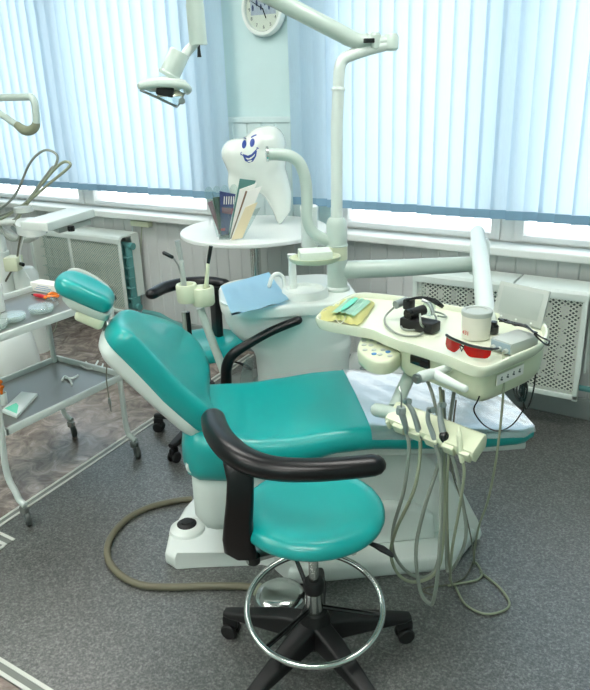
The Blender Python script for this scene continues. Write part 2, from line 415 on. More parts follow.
for i, (a, b) in enumerate((W1, W2)):
    o = struct('trim_%d' % (9 + i), bb((a - .12, SF, SB), (b + .12, WY + .1, ST), .008), sillm); o['label'] = 'white window sill board'
    fy = WY + .09; w = struct('window_%d' % (i + 1), bb((a, fy - .02, ST), (b, fy + .06, ST + .012)), framem)
    def fr(x0, x1, z0, z1, th=.05, y0=fy - .03, y1=fy + .04): return bb((x0, y0, z0), (x1, y1, z1), .006)
    ob('window_frame', fr(a, b, WT - .06, WT), framem, w); ob('window_frame', fr(a, a + .05, ST + .002, WT), framem, w); ob('window_frame', fr(b - .05, b, ST + .002, WT), framem, w)
    mul = [-3.92] if i == 0 else [-.955]
    xs = [a + .05] + mul + [b - .05]
    for mxx in mul: ob('mullion', fr(mxx - .035, mxx + .035, ST + .002, WT - .05), framem, w)
    for k in range(len(xs) - 1):
        x0 = xs[k] + (.035 if k else 0); x1 = xs[k + 1] - (.035 if k < len(xs) - 2 else 0); z0, z1 = ST + .012, WT - .06; t = .045; zb_ = .03; bm = new()
        for lo, hi in (((x0 + t - .002, fy - .044, z0), (x1 - t + .002, fy + .029, z0 + zb_)), ((x0 + t - .002, fy - .044, z1 - t), (x1 - t + .002, fy + .029, z1)), ((x0, fy - .045, z0), (x0 + t, fy + .03, z1)), ((x1 - t, fy - .045, z0), (x1, fy + .03, z1))):
            box(bm, [(p + q) / 2 for p, q in zip(lo, hi)], [q - p for p, q in zip(lo, hi)], None, .005)
        s = ob('sash', bm, framem, w)
        ob('pane', bb((x0 + t, fy, z0 + zb_), (x1 - t, fy + .004, z1 - t)), glass, s)
# ceiling lamps
lt = None
for i, (x, y) in enumerate(((-2.9, 2.0), (-.6, 2.0), (-2.9, .3), (-.6, .3), (-2.9, -1.0), (-.6, -1.0))):
    t = thing('ceiling_light', (x, y, CZ), 'flush fluorescent ceiling light above the room', 'ceiling light', 'ceiling lights')
    ob('housing', B((x, y, CZ - .03), (1.3, .34, .055), None, .01), whitem, t); ob('diffuser', B((x, y, CZ - .066), (1.24, .28, .014), None, .004), lampm, t)

# ------------------------------------------------------------------ BLINDS
def blind(x0, x1, pitch, label, ang0):
    y = 3.285; t = thing('vertical_blind', ((x0 + x1) / 2, y, .967), label, 'blind')
    ob('headrail', B(((x0 + x1) / 2, y, 2.62), (x1 - x0 + .1, .05, .05), None, .006), whitem, t)
    x = x0 + pitch / 2; w = pitch * 1.16; i = 0
    while x < x1:
        a = math.radians(ang0 + random.uniform(-3, 3)); d = Vector((math.cos(a), math.sin(a), 0)); n = Vector((-d.y, d.x, 0)); zb = .967 + random.uniform(-.002, .002)
        sway = random.uniform(-.004, .004); bm = new()
        def sheet(bm, z0, z1, off, k=8):
            rows = []
            for zz in (z0, z1):
                t_ = (zz - 2.6) / (.967 - 2.6)
                rows.append([bm.verts.new(Vector((x + sway * t_, y, zz)) + d * (w * (q / k - .5)) + n * (off + .006 * (1 - (2 * q / k - 1) ** 2))) for q in range(k + 1)])
            for q in range(k): bm.faces.new((rows[0][q], rows[0][q + 1], rows[1][q + 1], rows[1][q]))
        sheet(bm, zb + .038, 2.6, 0)
        v = ob('vane', bm, vanem, t, ang=60)
        bm = new(); sheet(bm, zb, zb + .042, -.0015); sheet(bm, zb, zb + .042, .0015)
        ob('hem', bm, hemm, v, ang=60, label='darker weighted hem')
        x += pitch; i += 1
    return t
blind(-5.25, -2.54, .0905, 'pale blue vertical slat blind on the left, beside the clock pillar', 16)
blind(-2.095, .30, .0735, 'pale blue vertical slat blind on the right, behind the swing arm', 11)

# ------------------------------------------------------------------ CLOCK
cx, cz, cy = -2.300, 1.967, WY
t = thing('wall_clock', (cx, cy, cz), 'round white wall clock on the turquoise pillar between the blinds', 'clock')
rc = .135; AY = (0, -1, 0)
ob('rim', Lt((cx, cy - .001, cz), [(rc - .02, 0), (rc, .0), (rc, .02), (rc - .008, .034), (rc - .022, .034), (rc - .028, .02), (rc - .028, .012)], ax=AY, n=48), white, t)
face = mat('clock_face', (222, 226, 212), .5)
ob('dial', Lt((cx, cy - .012, cz), [(.001, 0), (rc - .024, 0), (rc - .024, .003), (.001, .003)], ax=AY, n=48), face, t)
MC = MF((1, 0, 0), (0, -1, 0)); MC = Matrix(((1, 0, 0), (0, 0, -1), (0, 1, 0)))
picm = mat('dial_picture', (176, 186, 200), .5, var=.35, vscale=40)
bm = new(); box(bm, (cx, cy - .0155, cz + .015), (.16, .001, .085), None); ob('dial_picture', bm, picm, t)
bm = new()
for k in range(6):
    ell(bm, (cx - .065 + k * .026, cy - .0165, cz + .008 + (k % 2) * .022), (.007, .0006, .016), None, 10)
ob('dial_figures', bm, mat('dark_blue_print', (44, 56, 100), .5), t)
for hr in range(1, 13):
    a = math.radians(90 - hr * 30); text('numeral', str(hr), .024, (cx + math.cos(a) * .088, cy - .0165, cz + math.sin(a) * .088), MC, inkd, t)
for L, ang, w in ((.055, -68, .005), (.08, 150, .0035)):
    a = math.radians(ang); d = Vector((math.cos(a), 0, math.sin(a)))
    ob('hand', B(Vector((cx, cy - .019, cz)) + d * L * .42, (L, w, .0012), MF(d, (0, -1, 0))), blackg, t)
ob('glass_cover', Lt((cx, cy - .028, cz), [(.001, 0), (rc - .02, 0), (rc - .02, .001), (.001, .001)], ax=AY, n=40), clearmat('clock_glass', (250, 252, 252), milk=0), t)

# ------------------------------------------------------------------ RADIATORS
def radcover(x0, x1, divs, gm, label, z0=.172, z1=.70, yf=3.17, ribs=True):
    t = thing('radiator_cover', ((x0 + x1) / 2, yf + .09, 0), label, 'radiator cover')
    prof = [(WY - .032, z1), (yf + .03, z1), (yf + .01, z1 - .006), (yf, z1 - .02), (yf, z1 - .05), (yf + .012, z1 - .05), (yf + .012, z1 - .028), (yf + .03, z1 - .012), (WY - .032, z1 - .012)]
    ob('top_cap', Pr([(x0, a, b) for a, b in prof], (x1 - x0, 0, 0)), whitem, t)
    xs = [x0] + divs + [x1]; bm = new()
    for x in xs: box(bm, (min(max(x, x0 + .012), x1 - .012), yf + .008, (z0 + z1) / 2 - .02), (.024, .014, z1 - z0 - .03), None, .003)
    box(bm, ((x0 + x1) / 2, yf + .008, z0 + .012), (x1 - x0, .014, .024), None, .003)
    ob('cover_frame', bm, whitem, t)
    for a, b in zip(xs, xs[1:]):
        bm = new(); vs = [bm.verts.new(p) for p in ((a, yf + .012, z0 + .01), (b, yf + .012, z0 + .01), (b, yf + .012, z1 - .04), (a, yf + .012, z1 - .04))]; bm.faces.new(vs)
        ob('grille', bm, gm, t, ang=0, label='perforated metal grille')
    for x in (x0, x1): ob('bracket', bb((x - .004, WY - .1, z0 + .1), (x + .004, WY - .031, z1 - .012)), whitem, t)
    return t
radcover(-4.29, -3.377, [-3.87], grille_l, 'white perforated radiator cover on the left under the window, below the left blind')
radcover(-1.335, -.842, [], grille_r, 'white mesh radiator cover under the right window, left one of the pair', )
radcover(-.832, -.503, [], grille_r, 'white mesh radiator cover under the right window, right one of the pair')
def radiator(x0, x1, label, n):
    t = thing('radiator', ((x0 + x1) / 2, 3.26, 0), label, 'radiator')
    p = (x1 - x0) / n
    for k in range(n):
        x = x0 + p * (k + .5); bm = new(); box(bm, (x, 3.268, .41), (p * .35, .075, .42), None, .008)
        for zz in (.62, .20): lathe(bm, (x - p / 2, 3.268, zz), [(.024, 0), (.024, p)], ax=(1, 0, 0), n=12)
        for zz in (.27, .34, .41, .48, .55): box(bm, (x, 3.235, zz), (p * .8, .05, .006))
        ob('section', bm, radm if n > 11 else inkd, t)
    return t
radiator(-4.24, -3.355, 'teal cast radiator showing at the end of the left cover', 13)
radiator(-1.30, -.54, 'dark ribbed radiator behind the mesh covers on the right', 10)
o = ob('heating_pipe', T([(-.54, 3.27, .20), (-.3, 3.27, .20), (.6, 3.27, .20), (1.5, 3.27, .20)], .014), radm); setp(o, 'teal heating pipe leaving the right radiator along the wall', 'pipe')
o = ob('heating_pipe', T([(-3.33, 3.27, .17), (-3.2, 3.27, .17), (-3.08, 3.25, .15), (-2.9, 3.25, .10), (-2.88, 3.25, .03), (-2.88, 3.25, 0)], .016, sm=5), radm); setp(o, 'teal heating pipe bending from the left radiator to the floor', 'pipe')
a = Wy(133, 224, WY - .02); b = Wy(151, 227, WY - .02)
t = thing('junction_box', (a.x, WY, a.z), 'small white junction box just under the left window sill', 'junction box')
ob('box', bb((a.x, WY - .045, .74), (b.x, WY - .001, .775), .004), cream, t)
ob('cable', T([((a.x + b.x) / 2, WY - .02, .745), (a.x + .05, WY - .02, .6), (a.x + .0, WY - .02, .35), (a.x - .1, WY - .02, .2), (a.x - .14, WY - .035, .115)], .004, n=6, sm=5), hoseg, t)
o = ob('wall_cable', T([(a.x + .0, WY - .012, .79), (a.x - .03, WY - .012, .6), (a.x + .02, WY - .012, .3), (a.x - .05, WY - .04, .1), (a.x - .05, WY - .04, .01)], .003, n=6, sm=5), boardw); setp(o, 'thin white cable running down the grey boards beside the left radiator', 'cable')

# ------------------------------------------------------------------ ROUND TABLE, TOOTH, MAGAZINES
TZ = .89; tc = Wz(255, 228, TZ); tr = .385
tc.y = min(tc.y, WY - .025 - tr)
t = thing('round_table', (tc.x, tc.y, 0), 'white round pedestal table standing at the pillar under the tooth model', 'table')
ob('table_top', Lt(tc - Vector((0, 0, .022)), [(.001, 0), (tr - .004, 0), (tr, .004), (tr, .018), (tr - .004, .022), (.001, .022)], n=72), wood_w, t)
pc = Wz(249, 232, TZ); 
ob('column', Lt((tc.x, tc.y, .02), [(.028, 0), (.028, TZ - .045)], n=20), chrome, t)
ob('base', Lt((tc.x, tc.y, 0), [(.22, 0), (.22, .006), (.2, .014), (.05, .024), (.03, .05)], n=40), steel, t)
ob('mount_plate', Lt((tc.x, tc.y, TZ - .032), [(.09, 0), (.1, .01)], n=20), steel, t)

# tooth: own frame r (right), n (towards room), z
tb = Wz(279, 221, TZ); tb = Wz(279, 224.5, TZ); k = math.hypot(tb.x, tb.y)
r_ = Vector((.80, .60, 0)); nz_ = Vector((.60, -.80, 0)); tp = Wd(261, 172, k)
def TP(px, py, dep=0):
    d = ray(px, py); o_ = Vector((0, 0, H)); tt = (tp - o_).dot(nz_) / d.dot(nz_); return o_ + d * tt + nz_ * dep
tbase = TP(277, 224); 
t = thing('tooth_model', (tp.x, tp.y, TZ), 'large glossy white smiling tooth model standing on the round table', 'tooth model')
bm = new(); MT = MF(r_, (0, 0, 1)); S = (TP(262, 160) - TP(261, 160)).length
def e_(px, py, rx, rz, ry, rot=0, dep=0):
    M = Matrix((r_, nz_ * -1, Vector((0, 0, 1)))).transposed() @ Matrix.Rotation(math.radians(rot), 3, 'Y'); ell(bm, TP(px, py, dep), (rx * S, ry, rz * S), M)
e_(240, 155, 18, 16, .085, 10); e_(256, 158, 22, 19, .095); e_(270, 143, 16, 17, .085); e_(267, 160, 20, 20, .09, 0)
e_(247, 167, 18, 17, .08); e_(236, 154, 15, 15, .08); e_(274, 155, 12, 22, .08); e_(249, 152, 18, 15, .09); e_(263, 143, 17, 16, .09); e_(240, 163, 15, 14, .08); e_(255, 168, 22, 18, .08)
def root(pts, ry):
    for (x, y, r0), (x2, y2, r1) in zip(pts, pts[1:]):
        for q in range(4):
            f = q / 4; rr_ = r0 + (r1 - r0) * f; ell(bm, TP(x + (x2 - x) * f, y + (y2 - y) * f, 0), (rr_ * S, max(rr_ * S * .8, .02), rr_ * S * 1.25), Matrix((r_, -nz_, Vector((0, 0, 1)))).transposed(), 16)
root([(262, 168, 20), (273, 180, 16), (279, 194, 13.5), (281.5, 207, 10.5), (280.5, 216, 6.5), (279, 224, 2.8)], .06)
root([(244, 168, 15), (239, 182, 12), (240, 196, 9), (245, 210, 5), (248, 221, 2.6)], .06)
tooth = blend('tooth_body', bm, toothm, t, .010, 14)
# settle the roots on the table top
vz = min((tooth.matrix_world @ v.co).z if False else (Vector(t.location) + v.co).z for v in tooth.data.vertices)
dz = TZ - vz
for v in tooth.data.vertices: v.co.z += dz * max(0, min(1, 1 - (v.co.z) / .2))
bmT = new(); bmT.from_mesh(tooth.data); bmT.transform(Matrix.Translation(t.location))
from mathutils.bvhtree import BVHTree
bv = BVHTree.FromBMesh(bmT)
def onT(px, py, lift=.0012):
    p = TP(px, py, .3); hit, nrm, i, dist = bv.ray_cast(p, -nz_)
    return (hit if hit else TP(px, py, .08)) + nz_ * lift
def decal(name, pts, m=bluei):
    # blue print following the curved surface
    P = pts; cxx = sum(p[0] for p in P) / len(P); cyy = sum(p[1] for p in P) / len(P); bm = new(); rings = []
    for f in (0.0, .35, .7, 1.0): rings.append([bm.verts.new(onT(cxx + (x - cxx) * f, cyy + (y - cyy) * f)) for x, y in P] if f else [bm.verts.new(onT(cxx, cyy))])
    n = len(P)
    for k_ in range(n): bm.faces.new((rings[0][0], rings[1][k_], rings[1][(k_ + 1) % n]))
    for a_, b_ in zip(rings[1:], rings[2:]):
        for k_ in range(n): bm.faces.new((a_[k_], b_[k_], b_[(k_ + 1) % n], a_[(k_ + 1) % n]))
    return ob(name, bm, m, t, ang=60, label='printed in blue' if m is bluei else None)
def el2(cx_, cy_, a_, b_, rot=0, n=20):
    c_, s_ = math.cos(math.radians(rot)), math.sin(math.radians(rot)); return [(cx_ + a_ * math.cos(q) * c_ - b_ * math.sin(q) * s_, cy_ + a_ * math.cos(q) * s_ + b_ * math.sin(q) * c_) for q in [2 * PI * k_ / n for k_ in range(n)]]
decal('eye', el2(244, 143.3, 2.2, 4, 12)); decal('eye', el2(251.9, 141.6, 2.3, 4.2, 12))
decal('eyebrow', [(242, 137.9), (244.5, 136.8), (246.2, 137.6), (246, 138.6), (244, 138)]); decal('eyebrow', [(250.5, 136.4), (253, 134.4), (256, 133.2), (256.4, 134.6), (253.5, 135.8), (251, 137.4)])
decal('mouth', [(242.6, 152.4), (246.5, 154.4), (251, 152.6), (255.3, 148.2), (256.4, 149.6), (255.6, 154.6), (252.6, 159.6), (248.6, 161.2), (244.8, 159.2), (243, 155)])
def tstroke(nm, pts, r=.0022): return ob(nm, T([onT(x, y, .001) for x, y in pts], r, n=6, sm=4), bluei, t)
tstroke('mouth_line', [(240.3, 152), (243, 154), (248, 155), (252.5, 152.5), (256, 148.3), (257.5, 146.5)]); tstroke('mouth_corner', [(240.8, 153.8), (240.6, 151.6), (241.8, 150.6)], .0016); tstroke('mouth_corner', [(255.6, 146.8), (257.2, 146.2), (258.2, 147.4)], .0016)
def ontD(pts): pass
white_decal = [(245, 155.9), (248.5, 156.6), (252, 154.6), (254.6, 152), (253.8, 154.4), (250.5, 157.4), (247, 158)]
def onT2(px, py): return onT(px, py, .0028)
P = white_decal; bm = new(); bm.faces.new([bm.verts.new(onT2(x, y)) for x, y in P]); ob('teeth', bm, toothm, t, ang=0)
P = [(247, 159.3), (250, 158.6), (252, 158.4), (250.5, 160), (248.5, 160.4)]; bm = new(); bm.faces.new([bm.verts.new(onT2(x, y)) for x, y in P]); ob('tongue', bm, toothm, t, ang=0)

# magazine holder and magazines (fanned, standing on the table)
mb = Wz(227, 236.5, TZ)
fr_ = Vector((.83, .56, 0)); fn = Vector((.56, -.83, 0))
def HP(px, py, dep=0):
    d = ray(px, py); o_ = Vector((0, 0, H)); tt = (mb - o_).dot(fn) / d.dot(fn); return o_ + d * tt + fn * dep
t = thing('magazine_rack', (mb.x, mb.y, TZ), 'clear acrylic magazine rack with scalloped pockets on the round table', 'magazine rack')
hb = [HP(220, 238.5), HP(231, 238.5)]
ob('rack_base', Pr([hb[0] + fn * .08 - fn * 0, hb[1] + fn * .08, hb[1] - fn * .02, hb[0] - fn * .02], (0, 0, .004)), clearp, t)
for p in t.children: 
    zb = min(v.co.z for v in p.data.vertices)
    for v in p.data.vertices: v.co.z += -zb
def slab(name, q, th, m, par=None, label=None, cat=None, group=None, dep=0, lz=True):
    """thin upright sheet bounded by four sight points, thickness th towards the wall"""
    P_ = [HP(x, y, dep) for x, y in q]
    zm = min(p.z for p in P_); 
    if zm < TZ + .002: P_ = [Vector((p.x, p.y, max(p.z, TZ + .002))) for p in P_]
    o = ob(name, Pr(P_, -fn * th), m, par, ang=0)
    if par is None: setp(o, label, cat, group)
    return o
for (q, dp) in (([(217, 237), (221, 239), (214, 200), (207, 198)], .01), ([(219, 239), (225, 240), (222, 198), (215, 197)], .03), ([(221, 240), (230, 241), (232, 205), (222, 205)], .05), ([(230, 241), (244, 236), (261, 205), (239, 212)], .07)):
    slab('pocket', q, .003, clearp, t, dep=dp)
for k_, x in enumerate((209, 217, 225, 234)):
    a0, a1 = HP(x - 5, 196 - k_ * .6, -.02 - .0 * k_), HP(x + 4, 195 - k_, -.02); bm = new(); pts = []
    wv = (a1 - a0)
    for q in range(11):
        an = PI * q / 10; pts.append(a0 + wv * (.5 - .5 * math.cos(an)) + Vector((0, 0, .04 * math.sin(an))))
    pts += [HP(228, 236, -.02) + Vector((.01, 0, 0)), HP(224, 236, -.02)]
    ob('scallop', Pr(pts, -fn * .003), clearp, t, ang=0)
g = 'magazines in the acrylic rack'
slab('magazine', [(219, 234), (222, 236), (212, 201), (207.5, 203)], .02, pinkc, None, 'dusty pink magazine, leftmost in the acrylic rack', 'magazine', g, .0)
slab('magazine', [(221, 235), (226, 236), (222, 196), (213, 197)], .012, dgreen, None, 'dark green magazine between the pink and the navy ones in the acrylic rack', 'magazine', g, .02)
o = slab('magazine', [(222, 234), (228.5, 232), (236, 193), (220, 190)], .008, navy, None, 'navy blue magazine with pale lettering and a red spot in the acrylic rack', 'magazine', g, .04)
def attach(child, par):
    w = child.location.copy(); child.parent = par; child.location = w - Vector(par.location)
bm = new()
for k_ in range(5): 
    x = 224.5 + k_ * 2.3; Pz = [HP(x, 195, .0415), HP(x + .9, 195.2, .0415), HP(x + .5, 203, .0415), HP(x - .4, 203, .0415)]; bm.faces.new([bm.verts.new(p) for p in Pz])
b2 = ob('cover_lettering', bm, paperw, o, ang=0)
bm = new(); bm.faces.new([bm.verts.new(HP(x, y, .0415)) for x, y in ((221.5, 227), (226, 226.5), (225.5, 229), (221.5, 229))]); ob('red_spot', bm, redp, o, ang=0)
bm = new(); bm.faces.new([bm.verts.new(HP(x, y, .0413)) for x, y in ((222.5, 206), (234, 207), (232.5, 213), (222.5, 211.5))]); ob('cover_band', bm, pinkc, o, ang=0)
slab('magazine', [(229, 236), (232, 236), (256, 180), (240, 178)], .01, tealp, None, 'teal green magazine, tallest at the back of the acrylic rack', 'magazine', g, .03)
slab('brochure', [(230, 236), (234, 236), (257, 182), (240, 188)], .01, paperw, None, 'white brochure in front of the teal magazine in the acrylic rack', 'brochure', g, .05)
slab('brochure', [(231, 236), (233, 236), (250, 190), (246, 189)], .01, brownc, None, 'brown edged brochure in the middle of the acrylic rack', 'brochure', g, .065)
slab('brochure', [(232, 237), (242, 233), (262, 184), (248, 189)], .008, paperw, None, 'large white brochure leaning at the right end of the acrylic rack', 'brochure', g, .08)
slab('brochure', [(232.5, 238), (243, 234), (258, 199), (246, 204)], .006, tan, None, 'cream paper sheet at the front right of the acrylic rack', 'brochure', g, .10)

# ------------------------------------------------------------------ DENTAL CHAIR
ch = thing('dental_chair', U(.35, 2.2, 0), 'teal reclined dental patient chair on a white base in the middle of the room', 'dental chair')
pl = [(-.262, 2.11), (-.225, 2.07), (.08, 2.06), (.12, 2.04), (.16, 1.94), (.20, 1.925), (.70, 1.925), (.735, 1.93), (.86, 2.06), (.87, 2.1), (.87, 2.40), (.83, 2.46), (.1, 2.52), (-.14, 2.49), (-.20, 2.38), (-.255, 2.20)]
ob('base_plinth', Pr([U(a, b, 0) for a, b in pl], (0, 0, .065), .018, 3), white, ch)
# collar and round foot button
kc = Wz(187, 526, .08)
ob('button_collar', Lt((kc.x, kc.y, .055), [(.068, 0), (.062, .02), (.046, .032), (.038, .034)], n=32), white, ch)
bt = ob('foot_button', Lt((kc.x, kc.y, .085), [(.036, 0), (.036, .006), (.029, .010), (.022, .012), (.020, .018), (.001, .020)], n=32), bootm, ch, label='black round foot button')
# lift housing: side profile polygon in (u,z)
hq = [Wv(x, y, 2.06) for x, y in ((480, 549), (483, 538), (478, 520), (466, 497), (443, 472), (424, 454))]
prof = [(.02, .03), (hq[0].dot(A), .005)] + [(p.dot(A), max(p.z, .03)) for p in hq[1:]] + [(.50, hq[-1].z + .012), (.22, .425), (.12, .30), (.05, .18)]
ob('lift_housing', Pr([U(a, 2.06, b) for a, b in prof], N * .34, .014, 3), white, ch)
prof2 = [(.28, .06), (.70, .06), (.69, .15), (.62, .205), (.52, .22), (.42, .20), (.33, .13)]
ob('housing_bulge', Pr([U(a, 2.02, b) for a, b in prof2], N * .06, .02, 4), white, ch)
# seat shell
def secloft(us, fn_, n=6):
    rings = []
    for u in us:
        v0, v1, zt, zb, r = fn_(u); rings.append([U(u, (v0 + v1) / 2 + x, (zt + zb) / 2 + y) for x, y in rr(v1 - v0, zt - zb, r, n)])
    return rings
def interp(tab, u):
    if u <= tab[0][0]: return tab[0][1:]
    for a, b in zip(tab, tab[1:]):
        if u <= b[0]:
            f = (u - a[0]) / (b[0] - a[0]); f = f * f * (3 - 2 * f) * .5 + f * .5; return tuple(p + (q - p) * f for p, q in zip(a[1:], b[1:]))
    return tab[-1][1:]
# u, v0, v1, ztop, zbot, radius
seat = [(-.160, 2.03, 2.31, .52, .45, .02), (-.145, 1.97, 2.36, .57, .425, .05), (-.11, 1.935, 2.38, .598, .41, .07), (-.03, 1.92, 2.40, .592, .405, .075), (.08, 1.915, 2.44, .568, .42, .065), (.20, 1.915, 2.46, .56, .45, .05), (.33, 1.92, 2.46, .566, .485, .04), (.44, 1.92, 2.46, .566, .49, .036), (.60, 1.92, 2.44, .550, .475, .036), (.80, 1.925, 2.39, .530, .458, .034), (.95, 1.935, 2.34, .512, .455, .028), (1.0, 1.97, 2.30, .505, .46, .02)]
us = [-.160, -.153, -.145, -.125, -.11] + [-.07 + .04 * k_ for k_ in range(26)] + [.96, .98, 1.0]
us = sorted(set(round(u, 4) for u in us if u <= 1.0))
def dish_k(u): return -.020 * math.exp(-((u - .06) / .13) ** 2) + .010 * math.exp(-((u - .42) / .16) ** 2)
def seatring(u, grow=0):
    v0, v1, zt, zb, r_q = interp(seat, u); w_q = v1 - v0 + 2 * grow; h_q = zt - zb + grow; pr = rr(w_q, h_q, r_q + grow, 6); out = []
    for i, p in enumerate(pr):
        out.append(p)
        if i == 6:
            q = pr[7]
            for k in range(1, 12): out.append((p[0] + (q[0] - p[0]) * k / 12, p[1]))
    res = []
    for x, y in out:
        f = max(0, 1 - (2 * x / w_q) ** 2) if y > 0 else 0
        res.append((x, y, U(u, (v0 + v1) / 2 + x, (zt + zb) / 2 + grow / 2 + y + dish_k(u) * f * max(0, y / (h_q / 2)))))
    return res
rings = [[p[2] for p in seatring(u)] for u in us]
bm = skin(new(), rings); ob('seat_cushion', bm, teal, ch, ang=50)
sh = [(-.135, 1.99, 2.40, .45, .25, .06), (-.10, 1.955, 2.44, .45, .215, .07), (-.04, 1.945, 2.46, .45, .20, .07), (.05, 1.95, 2.46, .45, .26, .06), (.15, 1.95, 2.46, .46, .36, .04), (.3, 1.95, 2.45, .50, .43, .03), (.45, 1.95, 2.44, .51, .455, .025), (.62, 1.95, 2.42, .497, .442, .025), (.80, 1.95, 2.34, .482, .432, .025), (.97, 1.96, 2.28, .47, .425, .02)]
us2 = [-.135, -.12, -.10] + [-.07 + .05 * k_ for k_ in range(20)] + [.97]; us2 = sorted(set(round(u, 4) for u in us2 if u <= .97))
ob('seat_shell', skin(new(), secloft(us2, lambda u: interp(sh, u))), whitem, ch, ang=50, label='white moulded seat shell')
# clear film over the foot half
def filmsec(u):
    v0, v1, zt, zb, r = interp(seat, u); return (v0 - .004, v1 + .004, zt + .004, zb - .0, r + .003)
us3 = [.44 + .0 + .03 * k_ for k_ in range(17)] + [.95, .97, .985, 1.004]
rings = []
for u in us3:
    v0, v1, zt, zb, r = interp(seat, u)
    up_ = [p for p in seatring(u, .004) if p[1] > (zt - zb) * .10]
    up_.sort(key=lambda p: -p[0]); rings.append([p[2] + Vector((0, 0, .0012 * math.sin(u * 60 + p[0] * 40))) for p in up_])
mn = min(len(q) for q in rings); rings = [q[:mn] if len(q) == mn else q[(len(q) - mn) // 2:(len(q) - mn) // 2 + mn] for q in rings]
bm = new(); vs = [[bm.verts.new(p) for p in r] for r in rings]
for a, b in zip(vs, vs[1:]):
    for k_ in range(len(a) - 1): bm.faces.new((a[k_], a[k_ + 1], b[k_ + 1], b[k_]))
ob('foot_cover', bm, film, ch, ang=60, label='clear plastic protective cover on the foot end')
# backrest
d_ = (A * -.6645 + Vector((0, 0, .7473))).normalized(); nb = (A * .7473 + Vector((0, 0, .6645))).normalized()
P0 = A * -.093 + Vector((0, 0, .66)) + (A * .7473 + Vector((0, 0, .6645))) * .012
ol = [(.350, 2.02), (.325, 1.975), (.28, 1.965), (.20, 1.96), (.08, 1.955), (-.03, 1.957), (-.065, 1.985), (-.078, 2.06), (-.076, 2.16), (-.072, 2.27), (-.066, 2.36), (-.05, 2.43), (-.01, 2.485), (.05, 2.515), (.11, 2.50), (.17, 2.445), (.24, 2.365), (.30, 2.285), (.335, 2.24), (.357, 2.19), (.36, 2.10)]
ol = sp2(ol, 5)
def blift(s, v):
    hw = .27 if s < .1 else .27 - (s - .1) * .42; vc = 2.235 if s < .1 else 2.235 - (s - .1) * .42
    return .040 * min(1.2, ((v - vc) / hw) ** 2) - .02 + .03 * max(0, s - .1) / .25
bprof = [(.03, -.085), (.008, -.08), (0, -.065), (-.002, -.045), (0, -.025), (.008, -.010), (.02, -.002), (.04, .003)]
ob('backrest_cushion', pad(new(), P0, d_, N, nb, ol, bprof, blift, (.9, .75, .6, .4, .2)), teal, ch, ang=70)
ol2 = [((s - .12) * .985 + .12, (v - 2.2) * .97 + 2.2) for s, v in ol]
ob('backrest_shell', pad(new(), P0, d_, N, nb, ol2, [(.07, -.115), (.03, -.11), (.008, -.10), (0, -.088), (0, -.062), (.02, -.058)], lambda s, v: blift(s, v) * .5), whitem, ch, ang=60, label='white moulded backrest shell')
# hinge covers
hp_ = U(-.10, 1.965, .50)
ob('hinge_cover', Lt(hp_ + A * -.02 + Vector((0, 0, -.03)), [(.001, 0), (.025, 0), (.03, .008), (.03, .03)], ax=N, n=28), whitem, ch)
# headrest
hc = Wv(85, 290, 2.10)
def HR(px, py, v=2.10): return Wv(px, py, v)
hx = (HR(107, 306) - HR(60, 276)).normalized()
# pillow: tilted ellipse outline
he1 = (d_ * -1).normalized(); he1 = (A * .87 + Vector((0, 0, -.50)) ).normalized(); he2 = N
hn = he1.cross(he2).normalized(); 
if hn.z < 0: hn = -hn
hol = sp2([(a_ * .9, b_) for a_, b_ in [(.098, -.02), (.086, -.065), (.03, -.078), (-.05, -.075), (-.092, -.045), (-.103, .01), (-.085, .06), (-.02, .078), (.05, .07), (.092, .045)]], 6)
hoc = HR(89, 284.5, 2.16)
ob('headrest_cushion', pad(new(), hoc, he1, he2, hn, hol, [(.03, -.048), (.01, -.044), (0, -.032), (-.003, -.018), (.0, -.004), (.012, .008), (.03, .013)], lambda x, y: .018 * (y / .09) ** 2 - .012), teal, ch, ang=70)
ob('headrest_shell', pad(new(), hoc + he1 * .0, he1, he2, hn, [(a * .84 + .022, b * .8 - .008) for a, b in hol], [(.05, -.085), (.02, -.08), (.0, -.068), (0, -.046)], lambda x, y: 0), grey_arm, ch, ang=60)
bm = new(); bq = hoc - hn * .085; topc = P0 + d_ * .33 + N * 2.11 - nb * .07
tube(bm, [bq + he1 * .02, bq + he1 * .075 - hn * .0, (bq + he1 * .1 + topc) / 2, topc - d_ * .08], [.018, .018, .016, .02], sm=5)
ob('headrest_post', bm, steel, ch)
ob('headrest_bracket', B(bq + he1 * .045 + N * -.03, (.09, .075, .04), MF(he1, hn), .014, 3), cream, ch)
hd = [hoc - he1 * .065 - hn * .04 + N * .05, hoc - he1 * .07 - hn * .015 + N * .08, hoc - he1 * .04 - hn * .005 + N * .098, hoc + he1 * .03 - hn * .012 + N * .10, hoc + he1 * .07 - hn * .03 + N * .08, hoc + he1 * .075 - hn * .06 + N * .04]
ob('headrest_handle', T(hd, .011, sm=6), greyp, ch, label='grey loop handle behind the headrest')
# far armrest (black)
bm = new()
tube(bm, [U(-.02, 2.53, .42), U(-.005, 2.535, .50), U(.003, 2.53, .575), U(.03, 2.53, .625), U(.10, 2.53, .668), U(.19, 2.53, .712), U(.285, 2.53, .745)], [.026, .026, .025, .023, .020, .019, .019], sm=6, round_end=True, flat=.85)
ob('armrest', bm, black, ch, label='black curved armrest on the far side')
ob('armrest_mount', B(U(-.01, 2.49, .42), (.06, .09, .05), MA, .01), whitem, ch)

# hanging cord from headrest
a = Wv(105, 343, 2.08); b = Wv(106.5, 380, 2.08); c_ = Wv(109, 398, 2.08)
hc2 = thing('hanging_cord', a, 'thin dark cord with a metal tip hanging from the top of the dental chair backrest', 'cord')
ob('cord', T([a, (a + b) / 2 + A * .003, b, c_], .002, n=6, sm=4), hosed, hc2); ob('tip', T([c_, Wv(109.5, 402, 2.08), Wv(111, 411, 2.08)], [.004, .0055, .002], n=8), steel, hc2)

